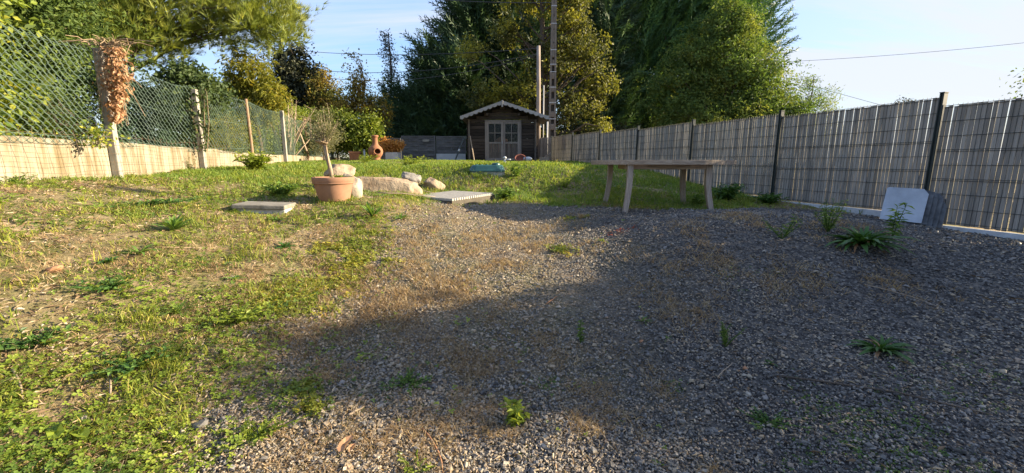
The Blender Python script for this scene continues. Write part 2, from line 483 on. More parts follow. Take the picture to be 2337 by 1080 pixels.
def ground_mat():
    m, n, l, b, o = nt('ground')
    tc = n.new('ShaderNodeTexCoord')
    g = attr(n, 'gravel'); gr = attr(n, 'green')
    vo = n.new('ShaderNodeTexVoronoi'); vo.inputs['Scale'].default_value = 42; vo.inputs['Randomness'].default_value = 1
    l.new(tc.outputs['Object'], vo.inputs['Vector'])
    sep = n.new('ShaderNodeSeparateColor'); l.new(vo.outputs['Color'], sep.inputs[0])
    gcol = ramp(n, l, sep.outputs[0], ((0, (.035,.032,.03)), (.45, (.075,.07,.066)), (.8, (.13,.122,.112)), (.92, (.17,.145,.115)), (1, (.22,.205,.185))))
    f1 = noise(n, l, 3.2, 9, .72); f2 = noise(n, l, 22, 6, .7)
    soil = ramp(n, l, f1, ((.25, (.15,.10,.052)), (.5, (.27,.195,.112)), (.75, (.42,.325,.205))))
    soil = mixc(n, l, .5, soil, ramp(n, l, f2, ((.3, (.10,.07,.038)), (.7, (.40,.305,.195)))))
    f3 = noise(n, l, 1.7, 8, .7)
    grn = ramp(n, l, f2, ((.3, (.055,.065,.014)), (.7, (.15,.16,.04))))
    mul = n.new('ShaderNodeMath'); mul.operation = 'MULTIPLY'
    l.new(gr, mul.inputs[0]); l.new(ramp(n, l, f3, ((.38, (0,0,0)), (.6, (1,1,1)))), mul.inputs[1])
    base = mixc(n, l, mul.outputs[0], soil, grn)
    l.new(mixc(n, l, g, base, gcol), b.inputs['Base Color'])
    b.inputs['Roughness'].default_value = .95; b.inputs['Specular IOR Level'].default_value = .2
    hh = n.new('ShaderNodeMix'); hh.data_type = 'FLOAT'
    l.new(g, hh.inputs['Factor']); l.new(f2, hh.inputs['A']); l.new(vo.outputs['Distance'], hh.inputs['B'])
    bump(n, l, hh.outputs['Result'], b, .9, .03)
    return m
M['ground'] = ground_mat()
def chip_mat():
    m, n, l, b, o = nt('slate_chip')
    r = attr(n, 'rnd')
    col = ramp(n, l, r, ((0, (.042,.040,.038)), (.35, (.098,.093,.088)), (.62, (.168,.160,.150)), (.76, (.195,.186,.174)), (.82, (.25,.20,.138)), (.90, (.34,.275,.19)), (.96, (.31,.285,.24)), (1, (.30,.18,.10))))
    f = noise(n, l, 60, 4, .6)
    col = mixc(n, l, 1.0, col, ramp(n, l, f, ((.3, (.72,.72,.72)), (.7, (1.25,1.23,1.2)))), 'MULTIPLY')
    l.new(col, b.inputs['Base Color']); b.inputs['Roughness'].default_value = .62
    b.inputs['Specular IOR Level'].default_value = .4
    bump(n, l, f, b, .4, .004)
    return m
M['chip'] = chip_mat()
# ---------------------------------------------------------------- ground sheet
def axis_coords(lo, hi, step, far, grow=1.18):
    a = list(np.arange(lo, hi+1e-6, step)); s = step
    while a[-1] < far: s *= grow; a.append(a[-1]+s)
    s = step; b = []
    x = lo
    while x > -far: s *= grow; x -= s; b.append(x)
    return np.array(b[::-1]+a)
gx = axis_coords(-7.2, 7.2, .065, 900); gy = axis_coords(.8, 10.5, .065, 900)
GX, GY = np.meshgrid(gx, gy)
GZ = H(GX, GY)
_k = len(gx)
_i = (np.arange(len(gy)-1)[:, None]*_k+np.arange(_k-1)[None]).ravel()
gme = bulk_mesh('ground', np.stack([GX.ravel(), GY.ravel(), GZ.ravel()], -1), np.stack([_i, _i+1, _i+_k+1, _i+_k], -1), M['ground'],
    {'gravel': gravel_mask(GX.ravel(), GY.ravel())*(.45+.55*sstep(.2, 1.6, GX.ravel()+(fbm(GX.ravel(), GY.ravel(), .7, 35)-.5)*1.6)), 'green': np.clip(.55+.45*(fbm(GX.ravel(), GY.ravel(), 1.1, 33)-.4)*3, 0, 1)}, True)  # soil mixed in leftwards; also paints the sunlit strip lighter than the shaded side
ground = tag(link('ground', gme), 'sloping garden ground of bare earth running into grey slate gravel', 'ground', kind='structure')

# ---------------------------------------------------------------- right-hand slatted fence on steel mesh
fdir = Vector((FDX, 1, 0)).normalized()          # along the fence, away from the camera
fnor = Vector((-1, FDX, 0)).normalized()          # towards the garden
POST_Y = [5.92+2.43*i for i in range(-3, 7)]      # index 3 is the post beside the marble slabs
def fpt(Y): return Vector((FX0+FDX*Y, Y, 0))
tops = {0: at(2245, 226, 5.3).z, 1: at(2135, 222, 5.95).z, 2: at(1768, 260, 8.35).z, 3: at(1568, 279, 10.8).z, 4: at(1443, 292, 13.2).z, 5: at(1357, 299.5, 15.6).z, 6: at(1297, 305.5, 18.1).z}
fence_root = empty('slat_fence', fpt(5.92)+Vector((0, 0, .6)), 'grey wooden slat fence woven into dark steel mesh along the right of the garden', 'fence')
slat_me = MB().box((0, 0, 0), (.0475, .007, 1.0)).mesh('slat', M['slat'])
def place_local(o, parent, mw):
    o.parent = parent
    o.matrix_parent_inverse = Matrix.LocRotScale(parent.location, parent.rotation_euler, None).inverted()
    o.matrix_basis = mw
    return o
ang = math.atan2(fdir.y, fdir.x)
n_slat = 0
for bay in range(-2, 7):
    i0 = bay+2
    Y0, Y1 = POST_Y[i0], POST_Y[i0+1]
    p0, p1 = fpt(Y0), fpt(Y1)
    zt = tops[max(bay, 0)] - (0.07*(-bay) if bay < 0 else 0)
    zb = zt-1.60
    L = (p1-p0).length
    stuff = MB()
    for k in range(50):
        s = (k+.5)/50*(L-.06)+.03
        if bay >= 1 and random.random() < .012: continue
        q = p0+fdir*s
        dz = random.uniform(-.006, .010)
        hgt = 1.585+random.uniform(-.006, .008)
        rot = Matrix.Rotation(ang+random.gauss(0, .06), 4, 'Z') @ Matrix.Rotation(random.gauss(0, .006), 4, 'Y')
        mw = Matrix.Translation((q.x+fnor.x*random.uniform(-.004, .001), q.y, zb+hgt/2+dz)) @ rot @ Matrix.Diagonal((random.uniform(.90, 1.02), 1, hgt, 1))
        if bay in (-2, -1, 6):
            stuff.box((0, 0, 0), (.0425, .007, 1.0), mw)
        else:
            o = bpy.data.objects.new('slat', slat_me); COL.objects.link(o)
            place_local(o, fence_root, mw); n_slat += 1
    if stuff.v:
        o = stuff.build('slat', M['slat'], fence_root, world=True); o['kind'] = 'stuff'
    # steel mesh panel: paired horizontal wires and close verticals in front of the slats
    w = MB()
    off = fnor*.012
    for j in range(9):
        z = zb+.02+j*(1.56/8)
        for dz in ((-.012, .012) if j in (0, 3, 5, 8) else (0,)):
            w.tube([p0+off+fdir*.03+Vector((0, 0, z+dz)), p1+off-fdir*.03+Vector((0, 0, z+dz))], .0032, 4, False)
    for k in range(51):
        s = k/50*(L-.06)+.03
        q = p0+fdir*s+fnor*.005
        w.tube([q+Vector((0, 0, zb)), q+Vector((0, 0, zb+1.615))], .0026, 3, False)
    o = w.build('wire_panel', M['fence_metal'], fence_root, world=True); o['kind'] = 'stuff'
    # concrete board under the panel
    b = MB()
    m_ = Matrix.Translation(((p0.x+p1.x)/2, (p0.y+p1.y)/2, zb-.16)) @ Matrix.Rotation(ang, 4, 'Z')
    b.box((0, 0, 0), (L-.07, .035, .29), m_)
    b.build('base_board', M['gravel_board'], fence_root, world=True, bevel=.004)
for i, Y in enumerate(POST_Y):
    bay = i-2
    p = fpt(Y)
    zt = tops[min(max(bay, 0), 6)] if bay <= 6 else tops[6]
    if bay > 0: zt = max(zt, tops[min(bay-1, 6)])
    pm = Matrix.Translation((p.x, p.y, 0)) @ Matrix.Rotation(ang, 4, 'Z')
    b = MB()
    zb = zt-2.3
    for s in (-1, 1): b.box((s*.02, 0, (zt+.05+zb)/2), (.012, .075, zt+.05-zb), pm)
    b.box((0, 0, (zt+.045+zb)/2), (.028, .03, zt+.045-zb), pm)
    po = b.build('post', M['fence_metal'], fence_root, world=True)
    c = MB().box((0, 0, zt+.056), (.06, .085, .011), pm)
    wparent(c.build('post_cap', M['fence_metal']), fence_root)
# short return of the fence from its far end to the shed
q0 = fpt(POST_Y[-1]); zt6 = tops[6]
ret = empty('corner_fence', (1.9, q0.y+.02, 1.5), 'short dark plank fence closing the gap beside the shed', 'fence')
for k in range(9):
    MB().box((1.18+k*.082, q0.y-.12*k/9, zt6-.62), (.076, .016, 1.2+random.uniform(-.015, .015))).build('plank', M['slat'], ret, world=True)
MB().box((1.5, q0.y+.03, zt6-.35), (.75, .02, .05)).build('rail', M['slat'], ret, world=True)

# ---------------------------------------------------------------- left wall, chain-link fence, netting
wdir = Vector((WDX, 1, 0)).normalized(); wnor = Vector((1, -WDX, 0)).normalized()   # towards the garden
def wpt(Y, off=0.0): return Vector((WX0+WDX*Y, Y, 0))+wnor*off
wtop = 1.765
wall = empty('garden_wall', wpt(5)+Vector((0, 0, 1.2)), 'low cream rendered wall along the left of the garden', 'wall')
Ys = list(np.arange(1.0, 25.1, .35))
for a in range(0, len(Ys)-1, 7):
    seg = Ys[a:a+8]
    b = MB(); vs = []; fs = []
    for Y in seg:
        zt_ = wtop+(fbm(np.array([Y]), np.array([0.]), .8, 3)[0]-.5)*.05-(.05 if Y > 10 else 0)
        zt_ = max(zt_, hz(wpt(Y).x, Y)+.08)
        for off, z in ((.0, .3), (.0, zt_-.012), (-.015, zt_), (-.17, zt_), (-.18, zt_-.012), (-.18, .3)):
            p = wpt(Y, off+(fbm(np.array([Y]), np.array([z*3]), .4, 8)[0]-.5)*.012); vs.append((p.x, p.y, z))
    k = 6
    for i in range(len(seg)-1):
        for j in range(k-1): fs.append((i*k+j, i*k+j+1, (i+1)*k+j+1, (i+1)*k+j))
    fs.append(tuple(range(k))); fs.append(tuple(reversed(range((len(seg)-1)*k, len(seg)*k))))
    b.add(vs, fs); b.build('wall_section', M['render'], wall, world=True)

link_root = empty('chain_link_fence', wpt(6.6)+Vector((0, 0, 1.2)), 'green chain-link fence on posts above the low cream wall', 'fence')
LPX = [(270, 100, 402, 6.55), (472, 190, 392, 9.0), (583, 235, 352, 11.5), (659, 258, 362, 14.0), (706, 272, 364, 16.5), (757, 290, 360, 19.0), (796, 300, 358, 21.5)]
POSTS = [(-1, 1.6), (-1, 4.08)]+[(i, p[3]) for i, p in enumerate(LPX)]
for i, Y in POSTS:
    p = wpt(Y, .06)
    zb = hz(p.x, p.y)-.2
    zt_ = 3.12 if i != 1 else 2.95
    b = MB()
    if i in (2, 4):
        b.tube([(p.x, p.y, zb), (p.x-.01, p.y, (zb+zt_)/2), (p.x-.03, p.y, zt_)], .035, 8)
        b.build('post', M['rust_post'], link_root, world=True)
    else:
        pm = Matrix.Translation((p.x, p.y, zb)) @ Matrix.Rotation(math.atan2(wdir.y, wdir.x), 4, 'Z')
        b.box((0, 0, (zt_-zb)/2), (.10, .10, zt_-zb), pm)
        b.build('post', M['post_concrete'], link_root, world=True, bevel=.008)
def link_top(Y):
    return 3.10-.05*np.abs(np.sin((Y-4.08)/2.48*np.pi))-.10*np.exp(-((Y-8.6)/.9)**2)-.02*np.clip(Y-10, 0, 12)/3
pz = .105
nk = int(22.5/.054)
sk = 1.2+np.arange(nk)*.054
J = 30
jj = np.arange(J)
par = (jj[None]+np.arange(nk)[:, None]) % 2
S = sk[:, None]+par*.054+(par-.5)*.010
top = link_top(S[:, :1])
Zw = top-jj[None]*pz/2*1.0
Zw = np.maximum(Zw, 1.70)
offn = .0+(fbm(S*1.0, Zw*1.0, .8, 41)-.5)*.16+(par-.5)*.01
Sx = S+(fbm(S, Zw, .7, 47)-.5)*.10
PX = WX0+WDX*Sx+wnor.x*offn; PY = Sx+wnor.y*offn
Zw = Zw+(fbm(S, Zw, .9, 52)-.5)*.09
P = np.stack([PX, PY, Zw], -1)
r_ = .0031
offs = np.array([[0, 0, r_*1.2], [wdir.x*r_, wdir.y*r_, -r_*.7], [-wdir.x*r_, -wdir.y*r_, -r_*.7]])+np.array([[wnor.x*.003, wnor.y*.003, 0], [0, 0, 0], [0, 0, 0]])
offs[0] += np.array([wnor.x*r_, wnor.y*r_, 0])*.8; offs[1:] -= np.array([wnor.x*r_, wnor.y*r_, 0])*.5
V = (P[:, :, None, :]+offs[None, None]).reshape(-1, 3)
base = (np.arange(nk)[:, None]*J+np.arange(J-1)[None]).ravel()*3
Fq = np.concatenate([np.stack([base+a, base+b_, base+b_+3, base+a+3], -1) for a, b_ in ((0, 1), (1, 2), (2, 0))])
o = link('wire_mesh', bulk_mesh('wire_mesh', V, Fq, M['wire_green'])); wparent(o, link_root); o['kind'] = 'stuff'
b = MB()
for z, wig in ((-.03, .012), (-.62, .02), (-1.25, .02)):
    b.tube([wpt(Y, .012)+Vector((0, 0, float(link_top(np.array(Y)))+z+random.uniform(-wig, wig))) for Y in np.arange(1.2, 23, .6)], .003, 4)
wparent(b.build('strand_wire', M['wire_green']), link_root)

# thin rusty netting hung in front of the wall
net = MB()
def npt(Y, z):
    o_ = .10+.10*float(vnoise(np.array([Y]), np.array([z*2]), .7, 77)[0])-.05*(z-1.3)
    p = wpt(Y+.06*float(vnoise(np.array([Y*2]), np.array([z]), .5, 78)[0]), o_); return Vector((p.x, p.y, z+.05*float(vnoise(np.array([Y]), np.array([z]), .6, 79)[0])))
for Y in np.arange(3.2, 10.2, .15):
    g0 = hz(wpt(Y, .15).x, Y)
    net.tube([npt(Y, g0+(1.86-g0)*t) for t in np.linspace(0, 1, 6)], .0022, 3, False)
for k in range(5):
    net.tube([npt(Y, 1.80-k*.125) for Y in np.arange(3.2, 10.2, .2)], .0022, 3, False)
o = net.build('wire_netting', M['wire_rust']); tag(o, 'thin rusty wire netting sagging in front of the cream wall', 'netting')

# ---------------------------------------------------------------- shed
SY = 18.0; SG = 1.50
x0, x1 = -1.90, 1.09
shed = empty('garden_shed', (-.4, SY, SG), 'small dark timber shed with a gabled roof and glazed double doors', 'shed')
zE, zR = 3.24, 3.86
dx0, dx1, dzt = -1.07, .33, 3.14
LH = .133
NL = int((zE-SG)/LH)
def part(mb, name, mat, parent=shed, bevel=0, smooth=False):
    return mb.build(name, mat, parent, smooth, True, bevel)
for k in range(NL+5):
    z = SG+.02+LH*(k+.5)
    if z < zE: a, b_ = x0, x1
    else:
        f = (zR-.03-(z+LH/2))/(zR-zE)
        xc = (x0+x1)/2; hw = (x1-x0)/2*max(f, 0)
        a, b_ = xc-hw, xc+hw
        if hw < .1: continue
    spans = [(a, b_)] if z-LH/2 > dzt else [(a, dx0-.06), (dx1+.06, b_)]
    for s, e in spans:
        if z < zE:
            pass
        part(MB().box(((s+e)/2, SY+.02+random.uniform(-.004, .004), z), (e-s, .045, LH-.012)), 'plank', M['log'], bevel=.008)
for sx in (x0+.02, x1-.02):
    for k in range(NL):
        z = SG+.02+LH*(k+.5)
        part(MB().box((sx, SY+1.2, z), (.045, 2.3, LH-.012)), 'plank', M['log_side'], bevel=.008)
for k in range(NL):
    z = SG+.02+LH*(k+.5)
    part(MB().box(((x0+x1)/2, SY+2.36, z), (x1-x0, .04, LH-.004)), 'plank', M['log'])
part(MB().box(((x0+x1)/2, SY+1.2, SG+.0), (x1-x0-.1, 2.3, .05)), 'floor_board', M['dark_in'])
for cx in (x0+.10, x1-.10):
    part(MB().box((cx, SY-.035, (SG+zE)/2), (.075, .065, zE-SG)), 'corner_post', M['shed_v'], bevel=.006)
for cx in (-1.02, .28):
    part(MB().box((cx, SY-.12, zE+.18), (.09, .35, .10)), 'purlin', M['log_side'])
# roof: two felted slopes, ridge strip, scalloped barge boards
xm = (x0+x1)/2; eL, eR, zEv = -2.12, 1.50, 3.27
for s, ex in ((-1, eL), (1, eR)):
    xr = xm+.01
    v = [(xr, SY-.42, zR+.06), (ex, SY-.42, zEv+.02), (ex, SY+2.7, zEv+.02), (xr, SY+2.7, zR+.06)]
    v2 = [(p[0], p[1], p[2]-.04) for p in v]
    mb = MB().add(v+v2, [(0,1,2,3),(7,6,5,4),(0,4,5,1),(1,5,6,2),(2,6,7,3),(3,7,4,0)] if s < 0 else [(3,2,1,0),(4,5,6,7),(1,5,4,0),(2,6,5,1),(3,7,6,2),(0,4,7,3)])
    roof = part(mb, 'roof', M['felt'])
    # scallops along the lower edge
    L = math.hypot(ex-xr, zR-zEv); n = 9
    up = []; lo = []
    for i in range(n*6+1):
        t = i/(n*6)
        x = xr+(ex-xr)*t; z = zR+.075+(zEv-zR-.02)*t
        up.append((x, z)); lo.append((x, z-.10-.055*abs(math.sin(t*n*math.pi))))
    poly = up+lo[::-1]
    mb = MB(); N = len(up)
    vs = [(x, SY-.455, z) for x, z in up]+[(x, SY-.455, z) for x, z in lo]+[(x, SY-.43, z) for x, z in up]+[(x, SY-.43, z) for x, z in lo]
    fs = []
    for i in range(N-1):
        q = [(i, i+1, N+i+1, N+i), (2*N+i+1, 2*N+i, 3*N+i, 3*N+i+1), (i+1, i, 2*N+i, 2*N+i+1), (N+i, N+i+1, 3*N+i+1, 3*N+i)]
        fs += q if s > 0 else [tuple(reversed(w)) for w in q]
    mb.add(vs, fs); part(mb, 'barge_board', M['fascia'])
part(MB().box((xm+.01, SY-.47, zR-.045), (.07, .03, .26)), 'finial', M['fascia'], bevel=.01)
# doors
dm = (dx0+dx1)/2
part(MB().box((dx0-.03, SY-.015, (SG+dzt)/2), (.07, .08, dzt-SG)), 'door_post', M['door_wood'], bevel=.005)
part(MB().box((dx1+.03, SY-.015, (SG+dzt)/2), (.07, .08, dzt-SG)), 'door_post', M['door_wood'], bevel=.005)
part(MB().box((dm, SY-.015, dzt+.035), (dx1-dx0+.13, .08, .07)), 'lintel', M['door_wood'], bevel=.005)
for a, b_ in ((dx0+.008, dm-.004), (dm+.004, dx1-.008)):
    door = bpy.data.objects.new('door', None); COL.objects.link(door); door.location = ((a+b_)/2, SY-.03, SG); wparent_loc = door.location.copy()
    door.parent = shed; door.matrix_parent_inverse = Matrix.Translation(shed.location).inverted()
    def dpart(mb, name, mat, bevel=0):
        o = mb.build(name, mat, None, False, False, bevel); o.parent = door
        o.matrix_parent_inverse = Matrix.Translation(wparent_loc).inverted(); return o
    zs, zm = SG+.05, SG+.78
    st = .085
    dpart(MB().box((a+st/2, SY-.03, (zs+dzt)/2), (st, .045, dzt-zs)), 'stile', M['door_wood'], .004)
    dpart(MB().box((b_-st/2, SY-.03, (zs+dzt)/2), (st, .045, dzt-zs)), 'stile', M['door_wood'], .004)
    for zc, hh in ((dzt-.04, .08), (zm, .07), (zs+.05, .10)):
        dpart(MB().box(((a+b_)/2, SY-.03, zc), (b_-a-2*st-.002, .043, hh)), 'door_rail', M['door_wood'], .004)
    for k in range(5):
        w_ = (b_-a-2*st)/5
        dpart(MB().box((a+st+w_*(k+.5), SY-.02, (zs+.1+zm-.035)/2), (w_-.006, .02, zm-zs-.135)), 'board', M['shed_v'])
    mxm = (a+b_)/2; zg0, zg1 = zm+.035, dzt-.08; zgm = (zg0+zg1)/2
    dpart(MB().box((mxm, SY-.03, zgm), (.028, .03, zg1-zg0-.002)), 'glazing_bar', M['door_wood'])
    for xa, xb_ in ((a+st, mxm-.014), (mxm+.014, b_-st)):
        dpart(MB().box(((xa+xb_)/2, SY-.03, zgm), (xb_-xa-.002, .028, .028)), 'glazing_bar', M['door_wood'])
        for za, zb_ in ((zg0, zgm-.014), (zgm+.014, zg1)):
            dpart(MB().box(((xa+xb_)/2, SY-.024, (za+zb_)/2), (xb_-xa, .005, zb_-za)), 'pane', M['glass'])
    if a < dm-.3: dpart(MB().box((b_-.04, SY-.065, zm+.02), (.02, .03, .12)), 'handle', M['grey_steel'])
def stripes():
    m, n, l, b, o = nt('striped_cloth')
    w = n.new('ShaderNodeTexWave'); w.inputs['Scale'].default_value = 5; w.inputs['Distortion'].default_value = 1.2
    tc = n.new('ShaderNodeTexCoord'); l.new(tc.outputs['Object'], w.inputs['Vector'])
    l.new(ramp(n, l, w.outputs['Fac'], ((.35, (.46,.10,.05)), (.55, (.50,.36,.24)))), b.inputs['Base Color'])
    b.inputs['Roughness'].default_value = .9; return m
mb = MB(); n_ = 40
for x_, z_, rx, rz_ in ((-.45, 2.25, .30, .30), (-.85, 2.15, .28, .17), (.05, 2.15, .33, .16)):
    mb.lathe([(rx*math.sin(t)*(1+.05*math.sin(7*t)), -rz_*math.cos(t)) for t in np.linspace(.02, math.pi-.02, 14)], 18, Matrix.Translation((x_, SY+.32, z_)) @ Matrix.Diagonal((1, .6, 1, 1)))
mb.box((-.4, SY+.42, 1.95), (1.3, .5, .08)); 
for lx in (-.95, .15):
    mb.box((lx, SY+.42, 1.72), (.06, .4, .38))
o = mb.build('garden_cushions', stripes(), smooth=False); o.name = 'striped_cushion'
tag(o, 'red striped cushions piled behind the glass of the shed doors', 'cushion')

# ---------------------------------------------------------------- woven panels left of the shed
def woven(xa, xb_, zb, zt_, Y, label, nb=3):
    r = empty('woven_panel', ((xa+xb_)/2, Y, zb), label, 'fence panel')
    t = .05
    for c, d in (((xa+t/2, Y, (zb+zt_)/2), (t, .05, zt_-zb)), ((xb_-t/2, Y, (zb+zt_)/2), (t, .05, zt_-zb)), (((xa+xb_)/2, Y, zt_-t/2), (xb_-xa-2*t-.002, .045, t)), (((xa+xb_)/2, Y, zb+t/2), (xb_-xa-2*t-.002, .045, t))):
        MB().box(c, d).build('frame', M['woven'], r, world=True)
    n = max(4, int((zt_-zb-2*t)/.098)); h = (zt_-zb-2*t)/n
    for k in range(n):
        vs, fs = [], []
        ns = nb*4+4
        for i in range(ns+1):
            x = xa+t+(xb_-xa-2*t)*i/ns
            y = Y+.018*math.sin(i/ns*math.pi*(nb+1)+(k % 2)*math.pi)
            z = zb+t+h*(k+.5)
            vs += [(x, y-.005, z-h*.47), (x, y-.005, z+h*.47), (x, y+.005, z+h*.47), (x, y+.005, z-h*.47)]
        for i in range(ns):
            for j in range(4): fs.append((i*4+j, (i+1)*4+j, (i+1)*4+(j+1) % 4, i*4+(j+1) % 4))
        MB().add(vs, fs).build('slat', M['woven'], r, world=True)
    for i in range(nb):
        x = xa+(xb_-xa)*(i+1)/(nb+1)
        MB().box((x, Y-.002, (zb+zt_)/2), (.03, .012, zt_-zb-2*t-.004)).build('batten', M['woven'], r, world=True)
woven(at(917, 340, 19.6).x, at(994, 340, 19.6).x, 1.5, at(950, 310, 19.6).z, 19.6, 'full height woven grey panel beside the dried orange plant')
woven(at(996, 340, 19.6).x, at(1064, 340, 19.6).x, at(1030, 350, 19.6).z, at(1030, 311, 19.6).z, 19.6, 'woven grey panel above a white board next to the shed')
woven(at(842, 340, 20.6).x, at(914, 340, 20.4).x, 1.5, at(880, 315, 20.4).z, 20.5, 'darker woven panel behind the chimenea and dried plant')
a, b_ = at(996, 351, 19.5), at(1063, 368, 19.5)
tag(MB().box(((a.x+b_.x)/2, 19.5, (a.z+1.4)/2), (b_.x-a.x, .05, a.z-1.4)).build('white_board', M['white_plastic'], bevel=.004), 'pale white board standing at the foot of the woven panel', 'board')
p = at(972, 321, 19.53); tag(MB().box((p.x, 19.53, p.z), (.30, .03, .10)).add([(p.x-.15, 19.50, p.z-.05), (p.x+.15, 19.50, p.z-.05), (p.x+.15, 19.50, p.z+.0), (p.x-.15, 19.50, p.z+.0)], [(0,1,2,3)]).build('small_plaque', M['post_concrete'], bevel=.004), 'small pale plate fixed near the top of the woven panel', 'plate')

# ---------------------------------------------------------------- poles and cables
def zat(py, px, Y): return at(px, py, Y).z
PY = 22.0
pb, pt_ = at(1258, 318, PY), at(1267, -60, PY)
pole = empty('concrete_pole', (pb.x, PY, 1.4), 'tall concrete utility pole with a ladder of slots behind the shed', 'utility pole')
zt_ = at(1267, -70, PY).z; zb = 1.2
def taper(z): t = (z-zb)/(zt_-zb); return .40-.19*t
xcen = (at(1258, 310, PY).x+at(1266.5, 5, PY).x)/2
zsl = at(1262, 118, PY).z
mb = MB()
zz_ = np.linspace(zb, zt_, 40)
for s in (-1, 1):
    for i in range(len(zz_)-1):
        za, zc = zz_[i], zz_[i+1]
        vs = []
        for z in (za, zc):
            w_ = taper(z)
            xo, xi = s*w_/2, s*(w_/2-.085)
            vs += [(xcen+xo, PY-.11, z), (xcen+xi, PY-.11, z), (xcen+xi, PY+.11, z), (xcen+xo, PY+.11, z)]
        mb.add(vs, [(j, (j+1) % 4, 4+(j+1) % 4, 4+j) if s < 0 else (4+j, 4+(j+1) % 4, (j+1) % 4, j) for j in range(4)])
mb.build('shaft', M['pole_concrete'], pole, world=True)
mb = MB()
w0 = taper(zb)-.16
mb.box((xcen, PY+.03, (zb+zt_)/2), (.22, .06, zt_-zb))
mb.build('web', M['pole_recess_shade'], pole, world=True)
z = zb+.2
while z < zt_-.2:
    w_ = taper(z)-.16
    MB().box((xcen, PY-.04, z), (w_, .13, .30 if z < zsl else .74)).build('rung', M['pole_concrete'], pole, world=True, bevel=.03)
    z += .62
for py in (15, 55, 115, 148, 165, 200, 235, 272):
    z = at(1262, py, PY).z; w_ = taper(z)
    MB().box((xcen, PY, z), (w_+.012, .235, .035)).build('strap', M['strap'], pole, world=True)
wp = at(1229, 105, 20.5)
MBp = MB().tube([(at(1228, 365, 20.5).x, 20.5, 1.3), (wp.x*.5+at(1228, 365, 20.5).x*.5+.01, 20.5, 4.5), (wp.x, 20.5, wp.z)], [.115, .10, .085], 10)
tag(MBp.build('wooden_pole', M['pole_wood'], smooth=True), 'plain round wooden pole rising just right of the shed roof', 'utility pole')
for px, py, Y, r_ in ((1241, 195, 21.0, .028), (1249.5, 278, 20.8, .04)):
    p = at(px, py, Y)
    tag(MB().tube([(at(px-1.5, 330, Y).x, Y, 1.3), (p.x, Y, p.z)], r_, 8).build('white_pole', M['white_pole'], smooth=True),
        'tall thin white pole between the wooden and concrete poles' if py < 250 else 'short white pipe right against the concrete pole', 'pole')
def cable(a, b, sag, label, r=.016):
    a, b = Vector(a), Vector(b)
    pts = []
    for i in range(25):
        t = i/24; p = a.lerp(b, t); p.z -= sag*4*t*(1-t); pts.append(p)
    tag(MB().tube(pts, r, 5).build('overhead_cable', M['cable']), label, 'cable')
cable((xcen, PY-.1, at(1265, 8, PY).z), at(700, -38, 26), .3, 'thick dark cable leaving the concrete pole top towards upper left', .022)
cable(wp+Vector((0, .02, -.1)), at(560, 100, 34), .5, 'upper thin cable crossing the blue gap left of the dark trees')
cable(wp+Vector((0, 0, -.35)), at(560, 128, 33), 1.0, 'middle cable of the lower pair crossing the blue gap')
cable(wp+Vector((0, 0, -.40)), at(560, 122, 36), 1.6, 'lowest cable of the pair crossing the blue gap')
cable(at(1430, 150, 41), at(2500, 79, 36), .6, 'single cable crossing the pale sky on the right')
cable(at(1480, 88, 42), at(2180, 286, 38), .1, 'short cable slanting down behind the slat fence')

# ---------------------------------------------------------------- things on the grass before the shed
def lathe_obj(name, prof, mat, n=28, parent=None, M_=None, skip=None, thick=0):
    o = MB().lathe(prof, n, M_, skip).build(name, mat, parent, True)
    if thick:
        s = o.modifiers.new('wall', 'SOLIDIFY'); s.thickness = thick; s.offset = -1
    return o
cp = at(858, 360, 16.0); cg = hz(cp.x, 16.0)-.02
chim = empty('chimenea', (cp.x, 16.0, cg), 'terracotta chimenea stove with round belly and tall neck', 'chimenea', rz=R(-58))
k_ = (at(858, 309, 16).z-cg)/.96
prof = [(.15,0),(.17,.03),(.155,.10),(.19,.15),(.25,.24),(.275,.34),(.265,.43),(.22,.51),(.15,.57),(.115,.62),(.10,.72),(.098,.84),(.105,.88),(.135,.90),(.14,.94),(.125,.96),(.105,.955)]
prof = [(r*k_, z*k_) for r, z in prof]
pp = []
for i in range(len(prof)-1):
    for t in (0, .5): pp.append((prof[i][0]*(1-t)+prof[i+1][0]*t, prof[i][1]*(1-t)+prof[i+1][1]*t))
pp.append(prof[-1])
def mouth(i, k):
    z = pp[i][1]/k_; a = (k+.5)/36*360; a = (a+180) % 360-180
    return .23 < z < .47 and abs(a) < 27*(1-max(0, (z-.36)/.13)**2)
lathe_obj('body', pp, M['terracotta'], 36, chim, None, mouth, .018)
mb = MB(); ring = []
for i in range(25):
    t = i/24*2*math.pi; a = R(27)*math.sin(t); z = .35-.115*math.cos(t)
    rr = float(np.interp(z, [q[1]/k_ for q in pp], [q[0]/k_ for q in pp]))+.012
    ring.append((rr*k_*math.cos(a), rr*k_*math.sin(a), z*k_))
mb.tube(ring, .022*k_, 6, False).build('mouth_rim', M['terracotta'], chim, True)
p0_ = at(796, 345, 17); p1_ = at(823, 345, 17); g_ = hz((p0_.x+p1_.x)/2, 17)
tr = empty('terracotta_trough', ((p0_.x+p1_.x)/2, 17, g_-.02), 'square terracotta planter with a thick rim left of the chimenea', 'planter', rz=R(14))
w_ = (p1_.x-p0_.x)*.92; hh = p0_.z-g_
MB().box((0, 0, hh*.42), (w_*.88, w_*.75, hh*.84), None, 1.06).build('body', M['terracotta'], tr, bevel=.012)
rim = MB()
for c, d in (((0, -w_*.38, hh*.92), (w_, .05, hh*.17)), ((0, w_*.38, hh*.92), (w_, .05, hh*.17)), ((-w_*.475, 0, hh*.92), (.05, w_*.71, hh*.17)), ((w_*.475, 0, hh*.92), (.05, w_*.71, hh*.17))): rim.box(c, d)
rim.build('rim', M['terracotta'], tr)
MB().box((0, 0, hh*.86), (w_*.88, w_*.7, .02)).build('soil', M['soil'], tr)
p = at(831, 344, 17); g_ = hz(p.x, 17)
